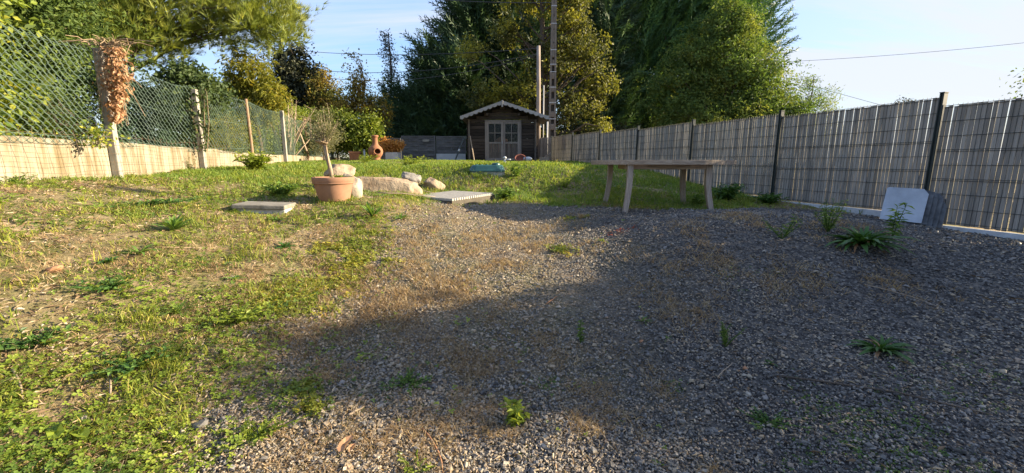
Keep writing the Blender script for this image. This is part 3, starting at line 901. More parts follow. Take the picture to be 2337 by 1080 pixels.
tag(MB().tube([(p.x, 17, g_-.1), (p.x, 17, p.z)], .045, 10).lathe([(.0, 0), (.05, 0), (.05, .03), (.0, .045)], 10, Matrix.Translation((p.x, 17, p.z))).build('short_post', M['grey_steel'], smooth=True), 'short grey metal post between the planter and the chimenea', 'post')
p = at(897, 347, 17.4); g_ = hz(p.x, 17.4)
wpl = empty('white_planter', (p.x, 17.4, g_-.02), 'white square planter holding the dried orange plant', 'planter')
for s in ((-.23, 0, .04, .5), (.23, 0, .04, .5)): MB().box((s[0], 0, (p.z-g_)/2), (.04, .48, p.z-g_)).build('side', M['white_plastic'], wpl)
for s in (-1, 1): MB().box((0, s*.22, (p.z-g_)/2), (.418, .04, p.z-g_)).build('side', M['white_plastic'], wpl)
MB().box((0, 0, p.z-g_-.07), (.42, .40, .02)).build('soil', M['soil'], wpl)
MB().box((-.31, -.05, (p.z-g_)*.45), (.10, .3, (p.z-g_)*.9)).build('side_strip', M['marble_edge'], wpl)
DRY_P = Vector((p.x-.05, 17.4, p.z-.05))

a, b_ = at(1037, 368, 17.6), at(1060, 314, 17.9)
mb = MB().tube([a+Vector((0, 0, -.05)), a.lerp(b_, .5), b_], .035, 8)
lean = empty('leaning_tool', a, 'dark leaning pole with a white band propped at the shed corner', 'pole')
mb.build('shaft', M['fence_metal'], lean, world=True)
c = a.lerp(b_, .42); d_ = a.lerp(b_, .5)
MB().tube([c, d_], .042, 8).build('band', M['white_plastic'], lean, world=True)
MB().box(b_, (.18, .06, .12)).build('head', M['fence_metal'], lean, world=True)
a, b_ = at(1083, 371, 17.3), at(1073, 311, 17.9)
tag(MB().tube([a, b_], .022, 7).build('broom_handle', M['pale_wood']), 'pale thin stick leaning against the left of the shed front', 'stick')
# boarded ramp between shed and fence
a, b_ = at(1229, 366, 18.4), at(1254, 349, 18.2)
rp = empty('wooden_ramp', a, 'sloping grey boards wedged between the shed and the slat fence', 'ramp')
for k in range(5):
    o_ = k*.16
    mb = MB(); vs = [(a.x, 18.0+o_, a.z-.05), (b_.x+.05, 18.0+o_, b_.z), (b_.x+.05, 18.15+o_, b_.z+.02), (a.x, 18.15+o_, a.z-.03)]
    vs += [(v[0], v[1], v[2]-.03) for v in vs]
    mb.add(vs, [(0,1,2,3),(7,6,5,4),(0,4,5,1),(1,5,6,2),(2,6,7,3),(3,7,4,0)]).build('plank', M['teak'], rp, world=True)
MB().box(((a.x+b_.x)/2-.02, 17.97, (a.z+b_.z)/2-.16), (.40, .03, .26)).build('apron', M['teak'], rp, world=True)
# standpipe with a tap
Yp = 12.0; p = at(1152, 362, Yp); g_ = hz(p.x, Yp)
tap = empty('standpipe', (p.x, Yp, g_), 'small white standpipe with a grey tap behind the green lid', 'standpipe')
MB().tube([(p.x, Yp, g_-.05), (p.x, Yp, p.z)], .035, 10).build('pipe', M['white_plastic'], tap, True, True)
MB().tube([(p.x-.03, Yp, p.z-.03), (p.x+.17, Yp-.02, p.z-.03)], .022, 8).build('tap', M['grey_steel'], tap, True, True)
MB().lathe([(0, 0), (.05, .0), (.055, .03), (.02, .06), (0, .06)], 10, Matrix.Translation((p.x, Yp, p.z))).build('cap', M['white_plastic'], tap, True, True)
Yp = 15.5; p = at(1187, 371, Yp); g_ = hz(p.x, Yp)
mb = MB().lathe([(.0, 0), (.16, .0), (.20, .12), (.21, .13), (.18, .13), (.15, .03), (0, .03)], 16, Matrix.Translation((p.x, Yp, g_+.05)) @ Matrix.Rotation(R(40), 4, 'X'))
tag(mb.build('red_bowl', M['red_cloth'], smooth=True), 'dull red bowl lying in the grass before the shed', 'bowl')
p = at(1203, 372, Yp); g_ = hz(p.x, Yp)
mb = MB().tube([(p.x-.14, Yp, g_+.09), (p.x-.10, Yp, g_+.10), (p.x+.08, Yp, g_+.11), (p.x+.14, Yp, g_+.12), (p.x+.18, Yp, g_+.12)], [.03, .085, .085, .05, .03], 12)
tag(mb.build('plastic_bottle', M['white_plastic'], smooth=True), 'pale bluish plastic bottle lying near the shed doors', 'bottle')

# green septic lid
YL = 9.35; pc = at(1113, 386, YL); lw = at(1153, 386, YL).x-at(1073, 386, YL).x; zb = at(1113, 391, YL).z
lid = empty('septic_lid', (pc.x, YL, zb-.06), 'green plastic septic tank lid with a round knob set in the mound', 'lid')
def rrect(w, d, r, z, n=5):
    out = []
    for cx, cy, a0 in ((w/2-r, d/2-r, 0), (-w/2+r, d/2-r, 90), (-w/2+r, -d/2+r, 180), (w/2-r, -d/2+r, 270)):
        for i in range(n): a = R(a0+90*i/(n-1)); out.append((cx+r*math.cos(a), cy+r*math.sin(a), z))
    return out
def stack_rings(rings):
    mb = MB(); n = len(rings[0]); vs = [p for r in rings for p in r]; fs = []
    for i in range(len(rings)-1):
        for k in range(n): fs.append((i*n+k, i*n+(k+1) % n, (i+1)*n+(k+1) % n, (i+1)*n+k))
    fs.append(tuple((len(rings)-1)*n+k for k in range(n))); return mb.add(vs, fs)
stack_rings([rrect(lw*.98, .8, .12, -.15), rrect(lw*.98, .8, .12, .05), rrect(lw*.90, .72, .12, .052)]).build('collar', M['lid_base'], lid, bevel=.004)
hl = at(1113, 376, YL).z-zb+.02
stack_rings([rrect(lw, .84, .13, .056), rrect(lw*1.0, .84, .13, .085), rrect(lw*.97, .80, .13, .095), rrect(lw*.86, .68, .12, .055+hl*.75), rrect(lw*.80, .62, .1, .06+hl*.85), rrect(lw*.78, .6, .1, .055+hl*.82)]).build('cover', M['lid'], lid, bevel=.004)
kx = at(1132, 376, YL).x-pc.x
lathe_obj('knob', [(.09, 0), (.09, .03), (.08, .05), (.0, .06)], M['lid'], 16, lid, Matrix.Translation((kx, 0, .05+hl*.84)))
for k in range(5):
    MB().box((-lw*.3+k*lw*.14, 0, .055+hl*.84+.008), (.02, .5, .018)).build('rib', M['lid'], lid, bevel=.004)

# ribbed pale plate lying on the grass
def onflat(px, py, z0, k):
    d = ray(px, py); t = (z0-EYE)/(d.z-k*d.y); return Vector((d.x*t, d.y*t, EYE+d.z*t))
g2 = gp(1026, 471); _sl = .02
g1, g2, g3, g4 = [onflat(a, b, g2.z+.0-_sl*g2.y, _sl) for a, b in ((927, 460), (1026, 468), (1135, 453.5), (1040, 447))]
gc = (g1+g2+g3+g4)/4
e1 = (g2-g1).normalized(); L1 = (g2-g1).length; L2 = (g3-g2).length
n_up = e1.cross((g3-g2)).normalized()
if n_up.z < 0: n_up = -n_up
e2 = n_up.cross(e1)
Mg = Matrix(((e1.x, e2.x, n_up.x, gc.x), (e1.y, e2.y, n_up.y, gc.y), (e1.z, e2.z, n_up.z, gc.z+.03), (0, 0, 0, 1)))
plate = empty('ribbed_plate', gc, 'pale ribbed rectangular plate lying flat on the grass', 'plate')
print('plate', L1, L2, gc)
MB().box((0, 0, -.08), (L1, L2, .23), Mg).build('frame', M['grate_side'], plate, world=True)
nr = 20
for k in range(nr):
    MB().box((0, -L2/2+L2*(k+.5)/nr, .053), (L1*.995, L2/nr*.55, .036), Mg).build('rib', M['grate'], plate, world=True)
sl = MB()
for k in range(9):
    sl.box((-L1/2+L1*(k+.5)/9, 0, .046), (L1/9*.30, L2*.99, .034), Mg)
sl.build('cross_rib', M['grate'], plate, world=True)

# concrete slab at the left
s1, s2 = gp(533, 486), gp(660, 495)
s1 = at(533, 470, s1.y); s2 = at(656, 478, s2.y)
ex = (s2-s1); ex.z *= .5; Ls = ex.length; ex.normalize(); up = Vector((0, 0, 1)); ey = up.cross(ex).normalized(); up = ex.cross(ey)
cs = (s1+s2)/2+ey*.22+Vector((-.03, 0, .032))
Ms = Matrix(((ex.x, ey.x, up.x, cs.x), (ex.y, ey.y, up.y, cs.y), (ex.z, ey.z, up.z, cs.z), (0, 0, 0, 1)))
mb = MB().box((0, 0, -.028), (Ls, .44, .055), Ms)
slab = mb.build('concrete_slab', M['concrete'], bevel=.012)
MB().box((0.01, .02, -.157), (Ls-.05, .38, .20), Ms).build('base_block', M['gravel_board'], slab, bevel=.01)
tag(slab, 'weathered concrete slab half sunk in the weedy bank', 'slab')

# stacked marble slabs leaning on the fence
YS = 5.75
b1, b2 = at(2007, 498, 6.0), at(2103, 508, 5.66)
eb = (b2-b1); wS = eb.length; eb.normalize()
hor = Vector((0, 0, 1)).cross(eb).normalized()
tilt = R(15)
upS = (Vector((0, 0, 1))*math.cos(tilt)+hor*math.sin(tilt)); upS = (upS-eb*upS.dot(eb)).normalized()
nS = eb.cross(upS).normalized()       # pointing to the viewer or away
if nS.y > 0: nS = -nS
hS = .475
for k in range(5):
    org = b1-nS*(.005+k*.045)+eb*(.048*k)+Vector((0, 0, -.01*k))+Vector((0, 0, -.01+.004*k))
    poly = [(0, 0), (wS, 0), (wS, hS*.86), (wS-.055, hS), (.02, hS), (0, hS-.015)]
    t = .024
    vs = [org+eb*x+upS*z for x, z in poly]+[org+eb*x+upS*z-nS*t for x, z in poly]
    n = len(poly)
    me_ = MB().add(vs, [tuple(range(n)), tuple(reversed(range(n, 2*n)))]+[((i+1) % n, i, i+n, (i+1) % n+n) for i in range(n)]).mesh('marble_slab', M['marble'] if k == 0 else M['marble_shade_dirt']); me_.materials.append(M['marble_edge'])
    for i_, pl in enumerate(me_.polygons): pl.material_index = 0 if i_ < 2 else 1
    o = link('marble_slab', me_)
    tag(o, ['smooth grey blue marble slab at the front of the leaning stack', 'second slab of the leaning stack, behind the front one', 'middle slab of the leaning stack by the fence', 'fourth slab of the leaning stack, next to the rearmost', 'rearmost slab of the stack, against the fence post'][k], 'slab', 'slabs stacked against the fence')

# pot, rocks
pg = gp(762, 459); YP = 5.85
pc = at(762, 430, YP); rw = (at(807, 412, YP).x-at(716, 412, YP).x)/2; zt_ = at(762, 404, YP).z; zb = at(762, 459, YP).z
pot = empty('terracotta_pot', (pc.x, YP, zb), 'large round terracotta pot with a banded rim on the grass', 'pot')
hp = zt_-zb
prof = [(0, 0), (rw*.68, 0), (rw*.72, .02), (rw*.84, hp*.45), (rw*.90, hp*.70), (rw*.905, hp*.72), (rw*.97, hp*.735), (rw*.985, hp*.76), (rw*.965, hp*.785), (rw*.975, hp*.80), (rw*.99, hp*.84), (rw*1.0, hp*.96), (rw*.985, hp), (rw*.90, hp), (rw*.88, hp*.93), (rw*.86, hp*.85)]
lathe_obj('body', prof, M['terracotta_pale'], 48, pot)
lathe_obj('soil', [(0, hp*.90), (rw*.5, hp*.91), (rw*.865, hp*.87)], M['soil'], 24, pot)
POT = (pc.x, YP, zb+hp*.9, rw)
a = Vector((pc.x-.01, YP, zb+hp*.85)); b_ = at(741, 333, YP-.02)
tk = empty('olive_sapling', a, 'thin olive sapling with an airy grey-green crown growing in the terracotta pot', 'tree')
MB().tube([a, a.lerp(b_, .35)+Vector((.006, 0, 0)), a.lerp(b_, .7)+Vector((-.004, 0, 0)), b_], [.030, .027, .026, .022], 9).build('trunk', M['pale_wood'], tk, True, True)
MB().tube([a.lerp(b_, .35)+Vector((.004, -.02, 0)), a.lerp(b_, .97)+Vector((.02, -.01, .02))], [.010, .012], 6).build('split_bark', M['twig'], tk, True, True)
cpv = at(737, 327, YP-.02)
mb = MB().lathe([(0, -.020), (.05, -.018), (.080, -.006), (.085, .006), (.078, .008), (.045, -.004), (0, -.008)], 14, Matrix.Translation(cpv+Vector((-.012, -.02, .008))) @ Matrix.Rotation(R(10), 4, 'Y') @ Matrix.Rotation(R(-12), 4, 'X'))
tag(mb.build('brown_dish', M['twig'], None, True), 'small brown dish fixed at the top of the olive sapling stem', 'dish')
OLIVE = (tk, b_)

def rock(c, d, seed, mat, label, rz=0, cuts=16, tilt=(0, 0), rough=.05, box=.75):
    r = np.random.default_rng(seed)
    import bmesh
    bm = bmesh.new(); bmesh.ops.create_icosphere(bm, subdivisions=4, radius=1)
    v = np.array([p.co[:] for p in bm.verts]); 
    v = np.sign(v)*np.abs(v)**box
    for _ in range(cuts):
        n = nrm(r.normal(size=3)); lim = r.uniform(.62, .95)
        s = np.maximum(v@n-lim, 0); v = v-s[:, None]*n*.92
    nn = (fbm(v[:, 0]*2+v[:, 2], v[:, 1]*2-v[:, 2], .8, seed)-.5)
    n2 = (vnoise(v[:, 0]*2-v[:, 2]*1.3, v[:, 1]*2+v[:, 2], .16, seed+5)-.5)
    n3 = fbm(v[:, 0]*3+v[:, 2]*2, v[:, 1]*3-v[:, 2]*2, .5, seed+9)-.5
    v = v*(1+nn*rough*4+n2*rough*1.2+np.abs(n3)*rough*-3)[:, None]
    v = v*np.array(d)/2
    for p, co in zip(bm.verts, v): p.co = co
    me = bpy.data.meshes.new('boulder'); bm.to_mesh(me); bm.free()
    me.polygons.foreach_set('use_smooth', [True]*len(me.polygons))
    o = link('boulder', me, M[mat]); o.location = c; o.rotation_euler = (R(tilt[0]), R(tilt[1]), R(rz))
    tag(o, label, 'rock', 'rocks behind the pot')
YR = gp(890, 444).y+.2
a, b_ = at(818, 424, YR), at(962, 424, YR)
w_ = b_.x-a.x; ht = at(880, 403, YR).z-at(880, 443, YR).z
rock(((a.x+b_.x)/2, YR+.1, at(880, 424, YR).z-.05), (w_*1.10, .50, ht*1.45), 3, 'rock', 'long flat topped ochre boulder beside the ribbed plate', 9, 16, (0, 2), .055, .30)
p = at(936, 406, YR+.45); rock((p.x, YR+.45, p.z-.03), (.38, .30, .30), 8, 'rock_grey', 'small rough grey stone perched behind the long boulder', 20, 16, (10, 12), .09)
Yc = gp(990, 436).y+.18; p = at(990, 421, Yc); rock((p.x, Yc, p.z-.03), (.46, .40, .36), 13, 'rock', 'rounded ochre boulder right of the long one', 10, 14)
p = at(776, 391, 7.0); rock((p.x, 7.0, p.z-.05), (.52, .42, .34), 21, 'rock', 'greyish boulder showing just behind the terracotta pot', 0, 14)
p = at(803, 428, 6.15); rock((p.x, 6.15, p.z-.03), (.34, .30, .52), 29, 'rock_pale', 'pale pointed stone leaning behind the right of the pot', 0, 14)

# ---------------------------------------------------------------- garden table
gl = [gp(1425, 480), gp(1617, 482), gp(1385, 458), gp(1557, 462)]
YT = 7.0
tz = at(1500, 366, 6.6).z
f1, f2 = at(1430, 480, 6.5), at(1616, 482, 6.5)
k1, k2 = at(1403, 458, 7.45), at(1557, 462, 7.45)
tc = (f1+f2+k1+k2)/4; tc.x += .02
trz = R(-5)
tbl = empty('garden_table', (tc.x, tc.y, hz(tc.x, tc.y)), 'oval grey weathered wooden garden table with splayed legs', 'table', rz=trz)
T0 = tbl.location.z
hT = tz-T0
ax, by = 1.14, .64
print('table', tc, hT, T0)
def ell(x): return by*math.sqrt(max(0, 1-min(1, abs(x)/ax)**2.3))
npk = 11
for k in range(npk):
    y0 = -by*.90+by*1.80*k/npk+.004; y1 = -by*.90+by*1.80*(k+1)/npk-.004
    ym = max(abs(y0), abs(y1))
    xl = ax*.92*(max(0, 1-(ym/(by*.93))**2))**(1/2.3)
    if xl < .1: continue
    MB().box((0, (y0+y1)/2, hT-.0125+random.uniform(-.001, .001)), (2*xl, y1-y0, .022)).build('top_plank', M['teak'], tbl)
N = 64; outer = []; inner = []
for i in range(N):
    t = 2*math.pi*i/N; c, s = math.cos(t), math.sin(t)
    e = 2/2.3
    outer.append((ax*math.copysign(abs(c)**e, c), by*math.copysign(abs(s)**e, s))); inner.append((.90*ax*math.copysign(abs(c)**e, c), .87*by*math.copysign(abs(s)**e, s)))
for q in range(4):
    idx = [(q*16+i) % N for i in range(17)]
    mb = MB(); vs = []; fs = []
    for i in idx:
        for (x, y), z in ((outer[i], hT), (inner[i], hT), (inner[i], hT-.070), (outer[i], hT-.070)): vs.append((x, y, z+.002))
    for i in range(16):
        for j in range(4): fs.append((i*4+j, i*4+(j+1) % 4, (i+1)*4+(j+1) % 4, (i+1)*4+j))
    fs += [(3, 2, 1, 0), (64, 65, 66, 67)]
    mb.add(vs, fs).build('rim', M['teak'], tbl, bevel=.004)
inv = Matrix.LocRotScale(tbl.location, tbl.rotation_euler, None).inverted()
for ft, inx, iny in ((f1, -.08, .05), (f2, .07, .05), (k1+Vector((-.14, 0, 0)), -.05, -.05), (k2, .05, -.05)):
    g_ = hz(ft.x, ft.y)
    l = inv @ Vector((ft.x, ft.y, g_-.02))
    sx, sy = (1 if l.x > 0 else -1), (1 if l.y > 0 else -1)
    zt_ = hT-.035
    tx_, ty_ = sx*(abs(l.x)-.03), sy*(abs(l.y)-.04)
    pts = []
    for t in np.linspace(0, 1, 9):
        bow = .045*math.sin(math.pi*t)*(1 if True else 0)
        x = l.x+(tx_-l.x)*t+sx*(.035*(1-t)**2.5-.0)-sx*bow*.3
        y = l.y+(ty_-l.y)*t+sy*(.035*(1-t)**2.5)-sy*bow*.3
        w_ = .078+.012*t
        pts.append((x, y, l.z+(zt_-l.z)*t, w_))
    mb = MB(); vs = []; fs = []
    for x, y, z, w_ in pts:
        for a_, b2_ in ((-1, -1), (1, -1), (1, 1), (-1, 1)): vs.append((x+a_*w_/2, y+b2_*w_/2, z))
    for i in range(8):
        for j in range(4): fs.append((i*4+j, i*4+(j+1) % 4, (i+1)*4+(j+1) % 4, (i+1)*4+j))
    fs += [(3, 2, 1, 0), (32, 33, 34, 35)]
    mb.add(vs, fs).build('leg', M['teak_leg'], tbl, bevel=.006)
lx = abs((inv @ f2).x)-.03; ly = .40
for s in (-1, 1):
    MB().box((0, s*ly, hT-.10), (2*lx-.09, .028, .08)).build('apron', M['teak'], tbl, bevel=.003)
    MB().box((s*(lx), 0, hT-.10), (.028, 2*ly-.09, .08)).build('apron', M['teak'], tbl, bevel=.003)
    MB().box((s*.3, 0, hT-.045), (.06, 2*by*.85, .035)).build('batten', M['teak'], tbl)
# ---------------------------------------------------------------- foliage generators
LEAF = np.array([(0, 0, 0), (.5, .42, .10), (0, 1, -.05), (-.5, .42, .10)]); LEAF_F = np.array([(0, 1, 2), (0, 2, 3)])
def crown_points(lobes, n_cl, seed, shell=.55, uneven=.3):
    g = np.random.default_rng(seed)
    L = np.array(lobes, float)
    w = (L[:, 3]*L[:, 4]*L[:, 5])**(2/3); w /= w.sum()
    k = g.choice(len(L), n_cl, p=w)
    u = rand_dirs(n_cl, g)
    rf = (shell+(1-shell)*g.random(n_cl)**.6)*(1+g.normal(0, uneven*.5, n_cl).clip(-uneven, uneven))
    p = L[k, :3]+u*L[k, 3:6]*rf[:, None]
    return p, u, k
def leaves(cl, out, per, r, ln, wd, seed, droop=0.0, up=.5, outw=.6, squash=.75):
    g = np.random.default_rng(seed)
    n = len(cl)*per
    c = np.repeat(cl, per, 0); o = np.repeat(out, per, 0)
    d = g.normal(size=(n, 3))*np.array([1, 1, squash])*r*(.5+np.repeat(g.random(len(cl)), per))[:, None]*.8
    pos = c+d
    nv = nrm(g.normal(size=(n, 3))+o*outw+np.array([0, 0, up])+nrm(SUN_H)*.15)
    yv = g.normal(size=(n, 3))+nrm(d)*.8; yv[:, 2] -= droop
    yv = yv-nv*np.sum(yv*nv, -1, keepdims=True)
    Rm = frame(nrm(yv), nv)
    s = ln*g.uniform(.6, 1.25, n)
    V, F = scatter(LEAF, LEAF_F, pos, Rm, np.stack([s*wd/ln, s, s], -1))
    tint = np.clip(np.repeat(g.random(len(cl)), per)*.45+g.random(n)*.55, 0, 1)
    return V, F, np.repeat(tint, 4)
SUN_H = np.array([SUNDIR.x, SUNDIR.y, SUNDIR.z])
def limb_mesh(base, top, r0, targets, g, n_mid=5, r1=.35, bend=.08):
    mb = MB()
    base, top = Vector(base), Vector(top)
    pts = []
    for i in range(n_mid+2):
        t = i/(n_mid+1); p = base.lerp(top, t)
        if 0 < i: p += Vector((g.normal(0, bend), g.normal(0, bend), 0))*(1 if i < n_mid+1 else .4)
        pts.append(p)
    mb.tube(pts, [r0*(1-(1-r1)*i/(n_mid+1))*(1.25 if i == 0 else 1) for i in range(n_mid+2)], 9)
    tr = MB()
    Lh = (top-base).length
    for t_ in targets:
        q = Vector(t_)
        f = min(.95, max(.18, ((q-base).dot((top-base))/Lh/Lh)-.22*g.random()-.08))
        i = f*(n_mid+1); a = pts[int(i)].lerp(pts[min(int(i)+1, n_mid+1)], i-int(i))
        d = (q-a); m1 = a+d*.35+Vector((0, 0, -.05*d.length+g.normal(0, .04)*d.length)); m2 = a+d*.7+Vector((g.normal(0, .05), g.normal(0, .05), g.normal(0, .03)))*d.length
        rb = r0*.32*(1-.5*f)
        tr.tube([a, m1, m2, q], [rb, rb*.7, rb*.45, rb*.15], 5, False)
    return mb, tr
def tree(name, base, top, r0, label, cat, crowns, bark, group=None, n_limb=40, seed=1, r1=.35, limb_from=None):
    """crowns: list of (part name, material, V, F, rnd)"""
    g = np.random.default_rng(seed)
    root = empty(name, base, label, cat, group)
    tg = limb_from if limb_from is not None else []
    if len(tg) > n_limb: tg = tg[g.choice(len(tg), n_limb, replace=False)]
    mb, lb = limb_mesh(base, top, r0, tg, g, r1=r1)
    mb.build('trunk', bark, root, True, True)
    if lb.v:
        o = lb.build('limbs', bark, root, True, True); o.name = 'branches'; o['kind'] = 'stuff'
    for nm, mt, V, F, rn in crowns:
        o = link(nm, bulk_mesh(nm, V, F, mt, {'rnd': rn})); wparent(o, root)
    return root
def cat_(*a):
    V, F, Rn, off = [], [], [], 0
    for v, f, r in a:
        V.append(v); F.append(f+off); Rn.append(r); off += len(v)
    return np.concatenate(V), np.concatenate(F), np.concatenate(Rn)
def gz(x, y): return hz(x, y)-.1

# leaf materials
M['lf_hedge_yellow'] = leafy('hedge_leaf', ((0, (0.089,0.138,0.018)), (.5, (0.194,0.251,0.033)), (.85, (0.356,0.356,0.045)), (1, (0.518,0.438,0.059))), .4, patch=((0, (0.049,0.089,0.018)), (1, (0.114,0.179,0.033))), pscale=1.0)
M['lf_dark_shrub'] = leafy('dark_shrub_leaf', ((0, (0.031,0.056,0.017)), (.6, (0.077,0.119,0.028)), (1, (0.168,0.210,0.049))), .3, .6, spec=.15)
M['lf_pine'] = leafy('pine_needle', ((0, (0.114,0.159,0.030)), (.6, (0.240,0.288,0.051)), (1, (0.397,0.393,0.074))), .25, patch=((0, (0.094,0.128,0.028)), (1, (0.230,0.255,0.063))), pscale=.8)
M['lf_clip'] = leafy('clipped_hedge_leaf', ((0, (0.016,0.039,0.018)), (.7, (0.033,0.072,0.029)), (1, (0.065,0.117,0.039))), .15)
M['lf_ivy'] = leafy('ivy_leaf', ((0, (.025,.045,.015)), (.6, (.055,.085,.027)), (1, (.11,.14,.05))), .25, .55, spec=.2)
M['lf_peach'] = leafy('long_leaf', ((0, (0.100,0.119,0.015)), (.6, (0.194,0.200,0.027)), (1, (0.312,0.250,0.037))), .4)
M['lf_oakdark'] = leafy('dark_oak_leaf', ((0, (0.020,0.025,0.017)), (.7, (0.042,0.050,0.025)), (1, (0.084,0.084,0.031))), .15)
M['lf_bronze'] = leafy('bronze_leaf', ((0, (0.140,0.098,0.023)), (.5, (0.234,0.169,0.033)), (1, (0.304,0.247,0.046))), .4, patch=((0, (0.082,0.098,0.023)), (1, (0.152,0.169,0.039))), pscale=.9)
M['lf_lhedge'] = leafy('light_hedge_leaf', ((0, (0.084,0.120,0.017)), (.6, (0.168,0.216,0.029)), (1, (0.264,0.288,0.042))), .35)
M['lf_olive'] = leafy('olive_leaf', ((0, (.10,.11,.05)), (.6, (.18,.18,.09)), (1, (.28,.26,.14))), .3)
M['lf_cypress'] = leafy('cypress_spray', ((0, (0.020,0.042,0.023)), (.6, (0.044,0.087,0.038)), (1, (0.090,0.156,0.048))), .1)
M['lf_cypress_g'] = leafy('green_cypress_spray', ((0, (0.030,0.071,0.026)), (.6, (0.069,0.149,0.042)), (1, (0.163,0.281,0.061))), .15)
M['lf_oak'] = leafy('turning_oak_leaf', ((0, (0.127,0.135,0.023)), (.5, (0.230,0.231,0.036)), (1, (0.344,0.309,0.049))), .4, patch=((0, (0.052,0.070,0.023)), (1, (0.127,0.128,0.036))), pscale=.36, pw=(.40, .55))
M['lf_laurel'] = leafy('glossy_leaf', ((0, (0.048,0.087,0.027)), (.6, (0.100,0.163,0.044)), (1, (0.198,0.267,0.077))), .35, .6, patch=((0, (0.133,0.169,0.038)), (1, (0.295,0.308,0.068))), pscale=.35, spec=.2, pw=(.52, .66))
M['lf_dead'] = leafy('dead_leaf', ((0, (.20,.10,.05)), (.5, (.37,.205,.11)), (1, (.54,.34,.21))), .25, .7)
M['lf_dryorange'] = leafy('dry_orange_leaf', ((0, (.28,.12,.03)), (.6, (.46,.23,.06)), (1, (.58,.34,.11))), .35, .7)
M['lf_mid'] = leafy('weed_leaf', ((0, (0.065,0.123,0.023)), (.6, (0.123,0.210,0.038)), (1, (0.217,0.290,0.058))), .35, .5)
M['lf_bright'] = leafy('bright_weed_leaf', ((0, (.12,.17,.02)), (.6, (.20,.26,.03)), (1, (.30,.34,.05))), .4, .5)
M['lf_deep'] = leafy('deep_weed_leaf', ((0, (0.030,0.074,0.016)), (.6, (0.061,0.135,0.027)), (1, (0.121,0.209,0.043))), .3, .42)
M['blade'] = leafy('grass_blade', ((0, (0.100,0.136,0.020)), (.45, (0.187,0.224,0.032)), (.75, (0.288,0.292,0.046)), (.9, (0.461,0.367,0.118)), (1, (0.605,0.475,0.225))), .35, .6, patch=((0, (0.086,0.136,0.026)), (.8, (0.173,0.231,0.039)), (1, (0.346,0.300,0.079))), pscale=.7)
M['blade_far'] = leafy('mound_grass_blade', ((0, (0.088,0.142,0.022)), (.5, (0.158,0.231,0.034)), (.8, (0.238,0.294,0.050)), (1, (0.370,0.367,0.140))), .4, .6, patch=((0, (0.079,0.147,0.030)), (.8, (0.150,0.242,0.050)), (1, (0.299,0.294,0.110))), pscale=.8)
M['blade_dry'] = leafy('dry_grass_blade', ((0, (.17,.105,.055)), (.5, (.30,.205,.11)), (1, (.50,.41,.26))), .3, .7)
M['cover'] = leafy('ground_cover_leaf', ((0, (0.082,0.136,0.018)), (.5, (0.179,0.245,0.029)), (1, (0.345,0.367,0.053))), .35, .55, patch=((0, (0.048,0.103,0.022)), (1, (0.118,0.198,0.040))), pscale=1.3)
M['sedum'] = leafy('stonecrop_leaf', ((0, (.13,.17,.02)), (.55, (.24,.25,.03)), (.85, (.36,.27,.035)), (1, (.32,.13,.04))), .3, .55, patch=((0, (.10,.15,.02)), (1, (.22,.25,.035))), pscale=2.2, pw=(.45, .6))
M['redmoss'] = leafy('red_stonecrop_leaf', ((0, (.22,.045,.025)), (1, (.42,.11,.05))), .2, .5)

M['litter'] = leafy('dry_litter', ((0, (.12,.075,.04)), (.5, (.27,.19,.115)), (1, (.48,.40,.28))), .1, .8)

# ---------------------------------------------------------------- left side planting behind the chain-link
def shrub(name, lobes, n_cl, per, r, ln, wd, mat, label, seed, cat='shrub', bark=None, base=None, r0=.07, droop=0, shell=.5, uneven=.3, group=None, n_limb=40, part_name='foliage', top=None, core=0):
    cl, out, _ = crown_points(lobes, n_cl, seed, shell, uneven)
    gl_ = H(cl[:, 0], cl[:, 1]); cl[:, 2] = np.maximum(cl[:, 2], gl_+.05)
    V, F, Rn = leaves(cl, out, per, r, ln, wd, seed+1, droop)
    if core:
        L2 = [(a, b, c, d*.7, e*.7, f*.75) for a, b, c, d, e, f in lobes]
        c2, o2, _ = crown_points(L2, core, seed+7, 0.1, .1)
        c2[:, 2] = np.maximum(c2[:, 2], H(c2[:, 0], c2[:, 1])+.1)
        V, F, Rn = cat_((V, F, Rn), leaves(c2, o2, 4, .15, ln*2.6, wd*3.0, seed+8))
    L = np.array(lobes)
    if base is None: base = (L[:, 0].mean(), L[:, 1].mean(), gz(L[:, 0].mean(), L[:, 1].mean()))
    if top is None: top = (L[:, 0].mean(), L[:, 1].mean(), (L[:, 2]+L[:, 5]*.6).max())
    return tree(name, base, top, r0, label, cat, [(part_name, mat, V, F, Rn)], bark or M['bark'], group, n_limb, seed+2, limb_from=cl)
shrub('broadleaf_shrub', [(-7.4,4.6,2.6,.9,1.3,1.5),(-8.0,5.6,3.7,1.0,1.1,1.3),(-7.3,3.2,2.9,.8,1.3,1.6),(-7.8,5.0,1.8,.8,1.6,.7),(-8.6,6.2,5.0,1.0,1.1,1.2),(-7.0,5.4,1.9,.5,1.2,.7),(-8.4,4.2,4.6,.9,1.0,1.3)], 1150, 34, .15, .095, .06, M['lf_hedge_yellow'], 'yellow-green leafy thicket pressing on the near end of the chain-link fence', 101, r0=.05, shell=.6, core=700)
shrub('dark_shrub', [(-8.7,7.9,3.1,1.0,1.2,1.6),(-9.3,8.6,4.2,1.2,1.3,1.5),(-8.2,6.9,2.4,.6,.8,1.0),(-9.0,7.6,2.0,.9,1.4,1.0),(-9.6,7.0,3.6,.9,1.2,1.6)], 900, 34, .15, .095, .046, M['lf_dark_shrub'], 'dark glossy shrub under the pine behind the dead creeper', 111, r0=.06, shell=.6, core=600)
shrub('twiggy_bush', [(-7.5,6.9,2.1,.35,.6,.6),(-7.7,7.7,2.0,.4,.6,.6)], 120, 16, .14, .05, .03, M['lf_ivy'], 'thin twiggy bush with few leaves inside the chain-link fence', 115, r0=.025, n_limb=70)
